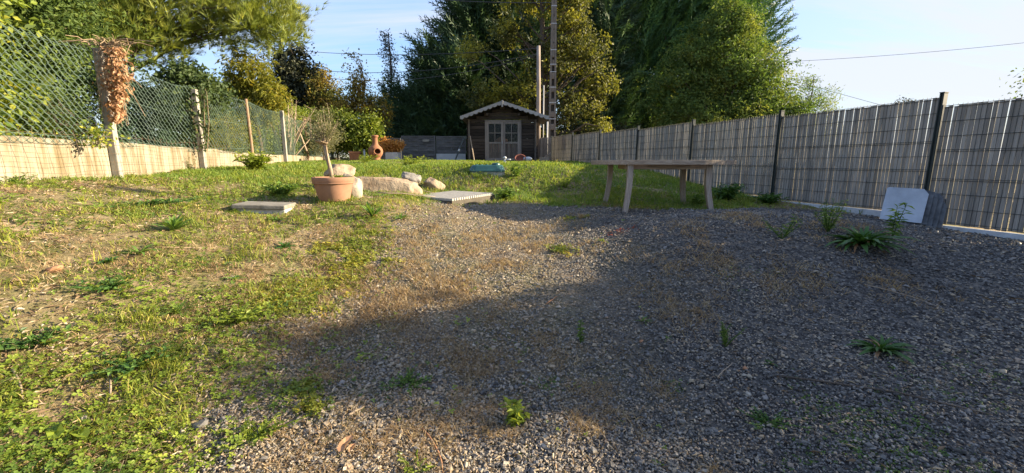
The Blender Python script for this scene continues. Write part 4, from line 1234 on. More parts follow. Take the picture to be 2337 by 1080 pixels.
# pine
cl, out, kk = crown_points([(-10.6,13.6,6.3,2.6,2.2,1.5),(-8.4,14.2,6.5,1.6,1.5,1.5),(-7.6,14.2,5.8,.8,.9,.75),(-12.2,12.6,6.2,1.8,1.8,1.8),(-9.6,13.8,8.0,2.6,2.0,1.3),(-11.0,12.8,4.9,1.4,1.2,.8),(-12.0,11.5,5.0,1.0,1.0,.9)], 2900, 201, .45, .35)
g = np.random.default_rng(202)
tn = 14
TUFT = []; TF = []
for i in range(tn):
    a = 2*math.pi*i/tn*2.4; sp = .25+.55*((i*7) % tn)/tn
    d = Vector((math.cos(a)*sp, 1-.35*sp, math.sin(a)*sp)).normalized(); side = d.cross(Vector((.3, .5, .9))).normalized()*.020
    b0 = Vector((0, .25*(i/tn), 0)); TUFT += [b0-side, b0+side, b0+d]; TF.append((3*i, 3*i+1, 3*i+2))
TUFT = np.array([list(v) for v in TUFT]); TF = np.array(TF)
per = 5
c = np.repeat(cl, per, 0)+g.normal(size=(len(cl)*per, 3))*np.array([.17, .17, .12]); o_ = np.repeat(out, per, 0)
dirs = nrm(o_*.55+np.array([.1, 0, .75])+g.normal(0, .38, (len(c), 3)))
V, F = scatter(TUFT, TF, c, frame(dirs, rand_dirs(len(c), g)), g.uniform(.19, .33, len(c)))
rn = np.repeat(np.clip(np.repeat(g.random(len(cl)), per)*.6+g.random(len(c))*.4, 0, 1), len(TUFT))
tree('pine_tree', (-12.6, 13.4, gz(-12.6, 13.4)), (-11.6, 13.6, 8.6), .24, 'broad pine with yellow-green needles overhanging the left fence', 'tree', [('crown', M['lf_pine'], V, F, rn)], M['pine_bark'], None, 100, 203, limb_from=np.concatenate([cl, np.array([[-7.4,14.2,5.3],[-7.9,14.3,5.0],[-8.2,14.1,4.9],[-8.8,14,4.8],[-9.3,13.9,4.5]])]))

def boxhedge(name, a, b, w, zt_, n, per, mat, label, seed, ln=.06, wd=.03, r=.10, bumpy=.12):
    g = np.random.default_rng(seed)
    a, b = np.array(a), np.array(b); d = b-a; L = np.linalg.norm(d); d = d/L; nn = np.array([d[1], -d[0]])
    s = g.random(n)*L; side = g.random(n)
    z0 = H(a[0]+d[0]*s, a[1]+d[1]*s)
    top = side < .3
    off = np.where(top, g.uniform(-w/2, w/2, n), np.where(side < .85, w/2, -w/2))
    zz = np.where(top, zt_, z0+(zt_-z0)*g.random(n))
    bm_ = (fbm(s, zz, .8, seed)-.5)*2*bumpy
    zz = zz+np.where(top, bm_*1.4, 0); off = off+np.where(top, 0, bm_)
    off -= g.random(n)**2*.12*np.sign(off)
    cl = np.stack([a[0]+d[0]*s+nn[0]*off, a[1]+d[1]*s+nn[1]*off, zz], -1)
    out = np.where(top[:, None], np.array([0, 0, 1.]), np.stack([nn[0]*np.sign(off), nn[1]*np.sign(off), np.zeros(n)], -1))
    V, F, Rn = leaves(cl, out, per, r, ln, wd, seed+1)
    mid = (a+b)/2
    root = empty(name, (mid[0], mid[1], hz(mid[0], mid[1])), label, 'hedge')
    o = link('foliage', bulk_mesh('foliage', V, F, mat, {'rnd': Rn})); wparent(o, root)
    mb = MB()
    for k in range(int(L/.6)):
        t = a+d*(k+.5)*.6; mb.tube([(t[0], t[1], gz(t[0], t[1])), (t[0]+g.normal(0, .05), t[1], zt_-.3)], [.04, .015], 5)
    o = mb.build('stems', M['bark'], root, True, True); o.name = 'stem'; o['kind'] = 'stuff'
boxhedge('clipped_hedge', (-8.0, 8.2), (-9.2, 13.6), 1.0, 3.0, 1300, 26, M['lf_clip'], 'dark clipped evergreen hedge seen through the chain-link mesh', 131, .085, .04, .10)
boxhedge('light_hedge', (-9.4, 14.0), (-10.6, 22.0), 1.2, 3.75, 1500, 22, M['lf_lhedge'], 'light green hedge behind the far part of the chain-link fence', 135, .12, .065, .14, .18)
shrub('ivy_bush', [(-7.0,9.4,3.1,.45,.5,.42),(-7.3,10.2,3.0,.5,.6,.4),(-6.85,9.0,2.5,.25,.3,.6)], 330, 26, .12, .09, .07, M['lf_ivy'], 'rounded ivy bush spilling over the top of the mesh', 141, r0=.05)
shrub('yellow_shrub', [(-7.5,10.9,2.35,.4,.8,.65),(-7.5,11.8,2.2,.4,.6,.6)], 230, 20, .13, .05, .026, M['lf_peach'], 'small-leaved yellowish shrub behind the rusty fence post', 145, r0=.03)
shrub('long_leaf_tree', [(-8.5,14.2,4.3,.62,.5,.7),(-7.9,14.2,3.7,.5,.5,.55),(-8.95,14.2,3.7,.35,.5,.7),(-8.3,14.2,3.2,.45,.5,.5)], 210, 26, .15, .18, .045, M['lf_peach'], 'small tree with long drooping yellow-green leaves', 151, 'tree', droop=1.5, r0=.07, shell=.3, n_limb=60, part_name='crown')
shrub('dark_oak', [(-13.2,26.5,7.0,1.2,1.2,1.6),(-12.2,26.5,5.6,1.4,1.2,1.5),(-14.2,26.5,5.4,1.4,1.2,1.3),(-12.9,26.5,4.0,1.8,1.2,1.3)], 560, 34, .26, .17, .11, M['lf_oakdark'], 'dark leaved oak in shade beyond the long-leaved tree', 161, 'tree', core=250, r0=.2, shell=.35, uneven=.4, n_limb=70, part_name='crown')
shrub('bronze_tree', [(-10.9,25.5,5.6,.9,.8,1.0),(-10.2,25.5,4.6,.8,.8,.9),(-11.3,25.5,4.3,.9,.8,1.0)], 300, 24, .2, .14, .08, M['lf_bronze'], 'bronze-leaved tree touching the dark oak', 165, 'tree', r0=.09, shell=.3, uneven=.45, n_limb=60, part_name='crown')
shrub('bronze_tree', [(-8.1,23.0,5.6,.45,.6,1.3),(-7.8,23.0,4.4,.9,.7,.8),(-8.8,23.0,4.3,.8,.6,.9),(-7.0,23.0,4.1,.5,.5,1.0)], 260, 22, .2, .14, .08, M['lf_bronze'], 'thin bronze-leaved tree with an open upright top by the blue gap', 169, 'tree', r0=.08, shell=.25, uneven=.5, n_limb=70, part_name='crown')
shrub('corner_shrub', [(-8.3,21,2.9,1.1,.8,1.0),(-7.2,20.8,2.6,.7,.8,1.0),(-9.3,21,2.9,.9,.8,1.0),(-6.7,20.6,2.9,.3,.4,1.0)], 720, 26, .19, .13, .075, M['lf_lhedge'], 'broad yellow-green shrub in the corner above the chimenea', 173, r0=.06, shell=.55, core=250)
shrub('grey_green_bush', [(-7.4,16.4,2.2,.4,.5,.5),(-7.5,17.2,2.4,.4,.5,.5)], 160, 18, .14, .09, .022, M['lf_olive'], 'pale grey-green bush low against the far chain-link fence', 177, r0=.03, shell=.2, n_limb=80)
tk, ob = OLIVE
cl, out, _ = crown_points([(ob.x+.02,ob.y,ob.z+.26,.19,.17,.25),(ob.x-.10,ob.y,ob.z+.17,.13,.12,.14),(ob.x+.12,ob.y,ob.z+.15,.12,.12,.14)], 130, 571, .3, .4)
V, F, Rn = leaves(cl, out, 13, .045, .042, .008, 572, up=.2)
wparent(link('crown', bulk_mesh('crown', V, F, M['lf_olive'], {'rnd': Rn})), tk)
_g = np.random.default_rng(573); mb = MB()
for i in range(34):
    e = Vector(cl[_g.integers(len(cl))]); e.z += abs(_g.normal(0, .06)); m_ = ob.lerp(e, .5)+Vector((_g.normal(0, .02), _g.normal(0, .02), -.02))
    mb.tube([ob+Vector((0, 0, -.02)), m_, e], [.006, .004, .0015], 4, False)
o = mb.build('branch', M['pale_wood'], tk, True, True)
# bare pale branches
g = np.random.default_rng(180); mb = MB()
b0 = Vector((-8.1, 15.4, hz(-8.1, 15.4)))
root = empty('bare_shrub', b0, 'bare pale-branched shrub among the hedge leaves', 'shrub')
for i in range(16):
    e = b0+Vector((g.normal(0, .55), g.normal(0, .3), g.uniform(1.3, 2.3)))
    m_ = b0.lerp(e, .5)+Vector((g.normal(0, .12), 0, .1))
    mb.tube([b0+Vector((g.normal(0, .08), 0, 0)), m_, e], [.03, .02, .006], 5, False)
    for k in range(4):
        q = m_.lerp(e, g.random()); mb.tube([q, q+Vector((g.normal(0, .25), g.normal(0, .1), g.uniform(.1, .45)))], [.01, .003], 4, False)
mb.build('branches', M['pale_wood'], root, True, True).name = 'branch'
# pale leaning branch
a, b_ = at(700, 345, 15.6), at(662, 262, 15.9)
tag(MB().tube([a, a.lerp(b_, .5)+Vector((.05, 0, 0)), b_], [.035, .03, .02], 6).build('leaning_branch', M['pale_wood'], smooth=True), 'pale dead branch leaning inside the far part of the chain-link fence', 'branch')
# dead creeper over the near fence post
g = np.random.default_rng(190)
n = 1150
t = g.random(n)**.85
px_ = 258+12*t+(vnoise(t*9, t*0, 1, 194)-.5)*16+g.normal(0, 1, n)*(12*(1-t)**.7+5.5)*(.6+.8*vnoise(t*12, t*0+5, 1, 195)); py_ = 104+172*t
Yc_ = 6.45+g.normal(0, .07, n)
pos = np.array([list(at(a, b__, c_)) for a, b__, c_ in zip(px_, py_, Yc_)])
nv = nrm(g.normal(size=(n, 3))*.9+np.array([.9, -.5, .2])); yv = g.normal(size=(n, 3))*.6+np.array([0, 0, -1.]); yv -= nv*np.sum(yv*nv, -1, keepdims=True)
V, F = scatter(LEAF, LEAF_F, pos, frame(nrm(yv), nv), np.stack([g.uniform(.012, .055, n)*np.where(g.random(n) < .15, 1.7, 1), g.uniform(.03, .07, n)*np.where(g.random(n) < .15, 1.5, 1), np.full(n, .06)], -1))
cr = empty('dead_creeper', wpt(6.5, .1)+Vector((0, 0, 1.9)), 'brown dead creeper hanging over the near concrete fence post', 'creeper')
wparent(link('leaf', bulk_mesh('leaf', V, F, M['lf_dead'], {'rnd': np.repeat(g.random(n), 4)})), cr)['kind'] = 'stuff'
mb = MB()
for i in range(60):
    a = at(252+g.normal(0, 18), 98+g.uniform(0, 14), 6.5); e = at(266+g.normal(0, 26), g.uniform(120, 290), 6.45+g.normal(0, .05))
    mb.tube([a, a.lerp(e, .5)+Vector((g.normal(0, .06), -.03, g.normal(0, .05))), e], [.006, .005, .003], 4, False)
for i in range(46):
    a = at(250+g.normal(0, 20), 104, 6.5); e = a+Vector((g.normal(0, .22), g.normal(0, .18), g.uniform(-.05, .12)))
    mb.tube([a, a.lerp(e, .5)+Vector((0, 0, .05)), e], [.006, .005, .003], 4, False)
o = mb.build('vine', M['twig'], cr, True, True)
# green creepers on the mesh
for (px, py0, py1, Y, s, lab) in ((462, 190, 345, 8.85, 300, 'green creeper climbing the second concrete post of the chain-link fence'), (225, 285, 335, 6.0, 305, 'thin bramble shoots on top of the wall left of the dead creeper'), (700, 285, 350, 16.2, 310, 'reddish-green creeper on a far post of the chain-link fence')):
    g = np.random.default_rng(s); n = 150
    py_ = py0+(py1-py0)*g.random(n); px_ = px+g.normal(0, 9, n)+(18 if s == 305 else 4)*g.normal(0, 1, n)
    pos = np.array([list(at(a, b__, Y+g.normal(0, .05))) for a, b__ in zip(px_, py_)])
    nv = nrm(g.normal(size=(n, 3))+np.array([.8, -.4, .3])); yv = g.normal(size=(n, 3))+np.array([0, 0, -.6]); yv -= nv*np.sum(yv*nv, -1, keepdims=True)
    V, F = scatter(LEAF, LEAF_F, pos, frame(nrm(yv), nv), np.stack([g.uniform(.03, .06, n)*Y/8, g.uniform(.05, .08, n)*Y/8, np.full(n, .06)], -1))
    c_ = empty('green_creeper', wpt(Y, .1)+Vector((0, 0, 1.8)), lab, 'creeper')
    wparent(link('leaf', bulk_mesh('leaf', V, F, M['lf_ivy'] if s != 305 else M['lf_hedge_yellow'], {'rnd': np.repeat(g.random(n), 4)})), c_)['kind'] = 'stuff'
    mb = MB()
    for i in range(8):
        a = at(px+g.normal(0, 8), py1, Y); e = at(px+g.normal(0, 14), py0+g.uniform(0, 40), Y); mb.tube([a, a.lerp(e, .5)+Vector((g.normal(0, .05), 0, 0)), e], [.006, .005, .003], 4, False)
    mb.build('vine', M['twig'], c_, True, True)

# ---------------------------------------------------------------- big trees behind
SPRAY = [(0, 0, 0)]; SFc = []
ns = 7
SPV = []; SPF = []
for i in range(ns):
    y0 = i/ns*.85; ln = .42*(1-.55*i/ns); sd = 1 if i % 2 else -1
    b0 = (0, y0, 0); b1 = (0, y0+.10, 0); tp = (sd*ln*.55, y0+ln*.85, -.04*(i % 3))
    k0 = len(SPV); SPV += [b0, b1, tp]; SPF.append((k0, k0+1, k0+2) if sd < 0 else (k0, k0+2, k0+1))
k0 = len(SPV); SPV += [(-.035, 0, 0), (.035, 0, 0), (0, 1.0, -.03)]; SPF.append((k0, k0+1, k0+2))
SPV = np.array(SPV); SPF = np.array(SPF)
def sprays(cl, out, per, r, ln, seed, lift=.45, bias=(0, 0, 0), spread=.35, plume=0):
    g = np.random.default_rng(seed); n = len(cl)*per
    c = np.repeat(cl, per, 0)+g.normal(size=(n, 3))*r; o = np.repeat(out, per, 0)
    base_d = np.repeat(nrm(out*np.array([1, 1, .4])+np.array(bias)+np.array([0, 0, lift])+g.normal(0, spread, (len(cl), 3))), per, 0)
    if plume:
        t_ = np.tile((np.arange(per)+.5)/per, len(cl)); c = np.repeat(cl, per, 0)+base_d*((t_-.45)*plume*np.repeat(g.uniform(.7, 1.3, len(cl)), per))[:, None]+g.normal(size=(n, 3))*(r*(1.1-t_))[:, None]
    d = nrm(base_d+g.normal(0, .28, (n, 3)))
    z = nrm(g.normal(size=(n, 3))*.7+o*.5+np.array([0, 0, .6]))
    V, F = scatter(SPV, SPF, c-d*ln*.4, frame(d, z), ln*g.uniform(.6, 1.3, n))
    rn = np.repeat(np.clip(np.repeat(g.random(len(cl)), per)*.5+g.random(n)*.5, 0, 1), len(SPV))
    return V, F, rn
# dark cypress mass left of the shed
def conifer(name, lobes, n_cl, per, r, ln, mat, label, seed, base, top, r0, bias=(0, 0, 0), lift=.45, shell=.55, uneven=.3, n_limb=60, spread=.35, extra=None, plume=0):
    cl, out, _ = crown_points(lobes, n_cl, seed, shell, uneven)
    cl[:, 2] = np.maximum(cl[:, 2], H(cl[:, 0], cl[:, 1])+.1)
    if extra is not None: cl = np.concatenate([cl, extra[0]]); out = np.concatenate([out, extra[1]])
    V, F, Rn = sprays(cl, out, per, r, ln, seed+1, lift, bias, spread, plume)
    tree(name, base, top, r0, label, 'tree', [('crown', mat, V, F, Rn)], M['bark'], None, n_limb, seed+2, limb_from=cl)
conifer('dark_cypress', [(-6.6,28,3.6,2.0,1.5,2.4),(-4.6,28,4.6,1.9,1.5,3.0),(-3.6,28,6.4,1.7,1.5,2.4),(-5.6,27.6,2.6,2.6,1.4,1.6),(-2.4,28,3.6,2.2,1.5,2.6),(-5.1,28,7.4,.8,.8,1.4)], 1350, 10, .30, 1.05, M['lf_cypress'], 'dark spreading cypress mass behind the woven panels', 401, (-4.6,28,gz(-4.6,28)), (-4.2,28,8.0), .3, (-.35, 0, .15), .5, .5, .3, 60, .3, None, 1.5)
shrub('slender_tree', [(-7.9,28.5,7.6,.55,.5,1.7),(-7.7,28.5,5.6,1.1,.8,1.2),(-8.1,28.5,9.2,.35,.3,.8)], 150, 20, .22, .13, .08, M['lf_oakdark'], 'slender sparse dark tree at the left end of the cypress mass', 411, 'tree', r0=.10, shell=.2, uneven=.5, n_limb=70, part_name='crown')
conifer('tall_cypress', [(-2.6,30,10.0,2.0,1.8,3.5),(-1.4,30,12.5,2.2,1.8,3.0),(-.6,30,8.0,2.2,1.8,3.5),(-2.6,30,6.6,2.3,1.8,2.4),(1.5,30.5,9,2.2,1.8,4.5)], 1200, 10, .33, 1.15, M['lf_cypress'], 'tall dark cypress behind the shed', 421, (-1,30,gz(-1,30)), (-.8,30,14), .4, (-.55, 0, .15), .5, .5, .3, 60, .25, None, 2.0)
conifer('dark_conifer', [(7.0,32,5.6,1.9,1.5,4.2),(6.6,32,10.5,1.7,1.5,3.8),(5.2,32,4.0,1.5,1.4,2.5),(3.6,32,12.0,1.9,1.5,3.0),(4.4,32,8.0,1.7,1.4,3.0)], 950, 10, .3, 1.1, M['lf_cypress'], 'dark conifer filling the gap between the oak and the upswept cypress', 425, (5.6,32,gz(5.6,32)), (5.6,32,13), .35, (.2, 0, .2), .5, .5, .35, 60, .3, None, 1.8)
# yellowing oak
ol = [(-.2,24.5,8.4,.8,1.1,.7),(.8,24.5,10.6,1.6,1.3,1.6),(3.2,24.3,9.6,1.3,1.2,1.7),(4.0,24.5,7.6,1.6,1.2,1.2),(-1.4,24.2,5.2,1.4,1.1,.8),(.6,24.2,5.4,1.5,1.2,1.2),(2.2,24.3,7.2,1.2,1.2,1.2),(-2.2,24.6,7.6,.7,1.0,.6),(5.0,24.8,6.0,1.0,1.1,1.0),(3.4,24.3,4.6,1.4,1.1,1.0),(-.2,24.2,3.9,1.8,1.1,.8),(2.9,24.3,11.6,1.2,1.2,1.3),(4.9,24.5,3.2,.9,1,.9),(2.6,24.4,3.0,1.2,1.1,.8)]
cl, out, kk = crown_points(ol, 760, 431, .25, .45)
V, F, Rn = leaves(cl, out, 36, .22, .165, .11, 432)
tree('oak_tree', (2.0, 24.6, gz(2.0, 24.6)), (1.6, 24.6, 10.5), .28, 'large oak turning yellow in front of the dark cypresses', 'tree', [('crown', M['lf_oak'], V, F, Rn)], M['bark'], None, 90, 433, limb_from=cl)
g = np.random.default_rng(440)
def away(lobes, k): return [(a*k, b*k, EYE+(c-EYE)*k, d*k, e*k, f*k) for a, b, c, d, e, f in lobes]
nx = 150
ex_c = np.stack([19.2+g.uniform(-2.0, 2.0, nx), 35+g.normal(0, 1, nx), 7.4+g.random(nx)*8.0], -1)
ex_c[:, 0] -= np.abs(ex_c[:, 2]-11.5)*.28
ex_o = np.repeat(np.array([[.95, -.1, .30]]), nx, 0)
conifer('windswept_cypress', away([(8.6,29,7.6,2.6,2.0,5.6),(11.6,29,7.2,3.0,2.2,5.6),(13.3,29,9.8,2.4,2.0,3.2),(7.2,28.6,4.6,2.0,1.8,3.0),(10.4,29,11.8,3.2,2.2,2.6),(9.6,28.4,3.6,2.6,1.8,2.2),(7.6,29.5,10.4,1.7,1.6,3.2)], 1.2), 1900, 12, .22, 1.05, M['lf_cypress_g'], 'huge cypress with upswept feathery sprays on the right', 441, (12.2,35,gz(12.2,34)), (12.6,35,16), .55, (.60, 0, .55), .55, .6, .25, 90, .20, (ex_c, ex_o), 3.0)
shrub('glossy_tree', away([(8.7,22.2,4.8,1.8,1.5,2.4),(10.6,22,6.2,2.0,1.6,2.6),(12.2,22,4.8,2.0,1.6,2.2),(10.4,21.8,3.4,3.0,1.6,1.6),(10.8,22,8.2,1.1,1.1,1.3),(13.8,22.2,3.6,1.7,1.4,1.4),(9.4,22,7.0,1.0,1.0,1.3)], 1.27), 1700, 34, .27, .20, .075, M['lf_laurel'], 'dense bright green tree behind the slat fence', 451, 'tree', core=700, r0=.16, shell=.6, uneven=.3, n_limb=80, part_name='crown')
shrub('open_tree', away([(16.2,24,5.3,1.1,.9,1.3),(17.2,24,4.6,1.0,.9,1.0),(15.6,24,3.9,1.4,.9,1.1),(17.2,24,3.2,1.5,.9,.8)], 1.2), 260, 22, .24, .16, .05, M['lf_laurel'], 'open twiggy tree at the right end of the dense green tree', 461, 'tree', r0=.07, shell=.25, uneven=.5, n_limb=90, part_name='crown')
shrub('far_bush', [(at(2062, 236, 40).x, 40, at(2062, 238, 40).z-.3, .8, .8, .8)], 60, 16, .25, .16, .09, M['lf_oakdark'], 'tiny dark treetop just above the fence line far off', 471, r0=.06)
shrub('garden_shrub', [(12.5,8.9,2.9,1.05,1.2,.9),(12.8,8.4,2.4,1.2,1.3,1.2),(12.8,9.6,3.1,1.0,.9,.9)], 420, 26, .2, .09, .045, M['lf_laurel'], 'leafy shrub beyond the fence at the right edge', 481, r0=.07, shell=.5)
shrub('unseen_shrub', [(9.5,3.95,2.95,.8,.42,.75),(9.8,4.25,3.0,.8,.45,.65),(9.4,4.1,2.1,.9,.6,.8),(9.7,3.75,3.5,.7,.40,.60)], 520, 26, .17, .11, .06, M['lf_laurel'], 'unseen leafy shrub shading the gravel from beyond the near end of the slat fence', 485, r0=.06, shell=.3)  # out of view, placed and shaped to shade the near gravel
shrub('back_shrub', [(4.5,27.4,2.6,1.6,1.2,1.2),(2.2,27.4,2.4,1.4,1.1,1.1),(6.6,27.4,2.6,1.2,1.1,1.3)], 500, 24, .22, .18, .11, M['lf_oakdark'], 'dark undergrowth below the oak beyond the fence corner', 491, r0=.06)

# ---------------------------------------------------------------- plants in pots
shrub('dried_plant', [(DRY_P.x,DRY_P.y,DRY_P.z+.28,.42,.3,.24),(DRY_P.x+.28,DRY_P.y,DRY_P.z+.34,.24,.2,.2),(DRY_P.x-.3,DRY_P.y,DRY_P.z+.3,.22,.2,.26)], 150, 16, .07, .075, .055, M['lf_dryorange'], 'dried orange-brown leafy plant standing in the white planter', 501, 'plant', base=(DRY_P.x, DRY_P.y, DRY_P.z-.08), top=(DRY_P.x, DRY_P.y, DRY_P.z+.3), r0=.015, bark=M['twig'], n_limb=30)

# ---------------------------------------------------------------- ground cover
def polar(n, r0, r1, g, a0=-66, a1=66):
    r = r0*(r1/r0)**g.random(n); a = np.radians(g.uniform(a0, a1, n))
    return r*np.sin(a), r*np.cos(a)
def inside(x, y): return (x > WX0+WDX*y+.03) & (x < FX0+FDX*y-.03) & (y < 23)
def keepout(x, y):
    bad = np.zeros(len(x), bool)
    for c, r in (((POT[0], POT[1]), POT[3]*.8), ((cs.x, cs.y), .26), ((gc.x, gc.y), .55), ((lid.location.x, YL), .42)):
        bad |= (x-c[0])**2+(y-c[1])**2 < r*r
    bad |= (np.abs(x-cs.x) < Ls/2) & (np.abs(y-cs.y) < .22)
    q = np.array([(g1.x, g1.y), (g2.x, g2.y), (g3.x, g3.y), (g4.x, g4.y)]); ins = np.ones(len(x), bool)
    for i in range(4):
        a, b = q[i], q[(i+1) % 4]; ins &= ((b[0]-a[0])*(y-a[1])-(b[1]-a[1])*(x-a[0])) > 0
    bad |= ins
    bad |= (x > -1.95) & (x < 1.15) & (y > 17.9)
    return bad
def blades(pos, h, w, lean, g, rnd):
    n = len(pos)
    a = g.uniform(0, 2*np.pi, n); b = g.uniform(0, 2*np.pi, n)
    sx = np.stack([np.cos(a), np.sin(a), np.zeros(n)], -1)*(w/2)[:, None]
    ld = np.stack([np.cos(b), np.sin(b), np.zeros(n)], -1)*(h*lean)[:, None]
    up = np.array([0, 0, 1.])
    m_ = pos+up*(h*.55)[:, None]+ld*.35; t = pos+up*(h*(1-.45*np.minimum(lean, 1.2)))[:, None]+ld
    V = np.stack([pos-sx, pos+sx, m_+sx*.8, m_-sx*.8, t], 1).reshape(-1, 3)
    F = np.array([(0, 1, 2), (0, 2, 3), (3, 2, 4)])[None]+(np.arange(n)*5)[:, None, None]
    return V, F.reshape(-1, 3), np.repeat(rnd, 5)
def stuff(name, parts, mat, label, cat):
    V, F, Rn = cat_(*parts)
    o = link(name, bulk_mesh(name, V, F, mat, {'rnd': Rn}))
    return tag(o, label, cat, kind='stuff')
def pxmask(x, y, spots):
    """patches where a plant grows, given as (px, py, radius in metres)"""
    out = np.zeros(len(x))
    for px, py, r in spots:
        c = gp(px, py); out = np.maximum(out, np.exp(-((x-c.x)**2+(y-c.y)**2)/(r*r)))
    return out
bare = [(130,565,.4),(280,590,.35),(50,700,.45),(600,620,.5),(760,600,.4),(480,640,.3),(90,620,.35),(260,780,.25),(470,560,.35),(700,560,.3),(200,910,.2)]
lush = [(380,840,.3),(560,720,.35),(600,790,.3),(300,820,.3),(480,880,.3),(250,760,.25),(120,960,.3),(650,840,.25),(330,990,.3),(420,990,.3),(600,960,.2),(540,790,.3),(520,690,.3)]
g = np.random.default_rng(600)
def greenness(x, y):
    gm = 1-gravel_mask(x, y)
    n = fbm(x, y, .75, 61)*.6+fbm(x, y, .28, 63)*.4
    d = sstep(.36, .62, n)
    d = d*(1-.9*np.clip(pxmask(x, y, bare), 0, 1))+np.clip(pxmask(x, y, lush), 0, 1)*.6
    return gm*np.clip(d, 0, 1.2)
# short grass
x, y = polar(150000, 1.6, 12, g); ok = inside(x, y) & ~keepout(x, y); x, y = x[ok], y[ok]
p = greenness(x, y); ok = g.random(len(x)) < p*.50+.06*(1-gravel_mask(x, y)); x, y = x[ok], y[ok]
k = 3; r_ = np.hypot(x, y)
X = np.repeat(x, k)+g.normal(0, .018, len(x)*k); Y = np.repeat(y, k)+g.normal(0, .018, len(x)*k); rr = np.repeat(r_, k)
tall = np.repeat(.25+1.9*sstep(.35, .75, fbm(x, y, .3, 71)), k)
n = len(X); print('short blades', n)
pos = np.stack([X, Y, H(X, Y)-.004], -1)
h_ = g.uniform(.014, .045, n)*tall*(1+.10*rr); w_ = g.uniform(.0025, .0045, n)*(1+.22*rr)
stuff('grass', [blades(pos, h_, w_, g.uniform(.2, 1.3, n), g, np.clip(np.repeat(g.random(len(x)), k)*.6+g.random(n)*.4, 0, 1))], M['blade'], 'short sparse grass growing over the bare earth bank', 'grass')
# longer grass on the mound and beyond
parts = []
x, y = polar(62000, 4.4, 22, g, -40, 30); ok = inside(x, y) & ~keepout(x, y); x, y = x[ok], y[ok]
gm = 1-gravel_mask(x, y); zone = sstep(6.2, 8.2, y+.25*np.abs(x-.0)*(x < 0)*0)*gm
zone = np.maximum(zone, gm*sstep(.0, .6, x-.2)*sstep(5.4, 6.2, y))
zone = np.maximum(zone, gm*.35*sstep(4.2, 5.5, y)*sstep(.45, .7, fbm(x, y, .35, 85)))
ok = g.random(len(x)) < zone*(.35+.65*sstep(.3, .6, fbm(x, y, .7, 81))); x, y = x[ok], y[ok]
cx_, cy_ = [], []
for (qx, qy, a_, b2_, cnt) in ((POT[0], POT[1], POT[3]*.85, POT[3]*.8, 90), (cs.x, cs.y, Ls/2+.03, .26, 90), (lid.location.x, YL, lw/2+.05, .46, 60), (at(890, 440, YR).x, YR+.1, .62, .34, 110), (at(990, 436, YR).x, YR, .28, .26, 50), (gc.x, gc.y, .55, .75, 60)):
    th = g.uniform(0, 2*np.pi, cnt); rr_ = 1+np.abs(g.normal(0, .10, cnt))
    cx_.append(qx+np.cos(th)*a_*rr_); cy_.append(qy+np.sin(th)*b2_*rr_)
Yw = g.uniform(3.5, 20, 500); Xw = WX0+WDX*Yw+.04+np.abs(g.normal(0, .10, 500)); cx_.append(Xw); cy_.append(Yw)
x = np.concatenate([x]+cx_); y = np.concatenate([y]+cy_)
k = 4; X = np.repeat(x, k)+g.normal(0, .03, len(x)*k); Y = np.repeat(y, k)+g.normal(0, .03, len(x)*k); n = len(X)
tl = np.repeat(.5+1.0*fbm(x, y, .6, 83), k)
pos = np.stack([X, Y, H(X, Y)-.005], -1)
h_ = g.uniform(.035, .11, n)*tl*np.clip(np.hypot(X, Y)/8, .6, 1.1)*(1-.45*sstep(9.5, 13, Y)); w_ = g.uniform(.006, .012, n)*np.clip(np.hypot(X, Y)/8, .7, 2)
print('long blades', n)
stuff('long_grass', [blades(pos, h_, w_, g.uniform(.15, 1.0, n), g, np.clip(np.repeat(g.random(len(x)), k)*.5+g.random(n)*.5, 0, 1))], M['blade_far'], 'longer green grass on the mound and around the lid', 'grass')
# broad little leaves: clover and creeping weeds
C3 = []; C3F = []
for q in range(3):
    a = 2*math.pi*q/3
    for (u, v, z) in ((0, 0, 0), (.42, .55, .10), (0, 1, .02), (-.42, .55, .10)):
        C3.append((u*math.cos(a)-v*math.sin(a), u*math.sin(a)+v*math.cos(a), z))
    C3F += [(4*q, 4*q+1, 4*q+2), (4*q, 4*q+2, 4*q+3)]
C3 = np.array(C3); C3F = np.array(C3F)
x, y = polar(200000, 1.6, 10.5, g); ok = inside(x, y) & ~keepout(x, y); x, y = x[ok], y[ok]
pm = .10+.90*sstep(.47, .62, fbm(x, y, .55, 91)); gmx = gravel_mask(x, y); ax_, _b = gravel_side(x, y)
p = np.maximum(1-gmx, .35*np.exp(-np.maximum(ax_, 0)/.5)*sstep(.45, .6, fbm(x, y, .18, 94)))*np.clip(pm*.8+pxmask(x, y, lush)*.9, 0, 1)*(1-.9*np.clip(pxmask(x, y, bare), 0, 1))
ok = g.random(len(x)) < p*.8; x, y = x[ok], y[ok]; n = len(x); print('cover', n)
r_ = np.hypot(x, y)
pos = np.stack([x, y, H(x, y)+g.uniform(.004, .045, n)], -1)
V, F = scatter(C3, C3F, pos, yaw_frames(n, .45, g), g.uniform(.008, .017, n)*(1+.12*r_))
stuff('ground_cover', [(V, F, np.repeat(np.clip(.5*fbm(x, y, .3, 93)+.5*g.random(n), 0, 1), len(C3)))], M['cover'], 'patches of clover and small creeping weeds on the bank', 'ground cover')
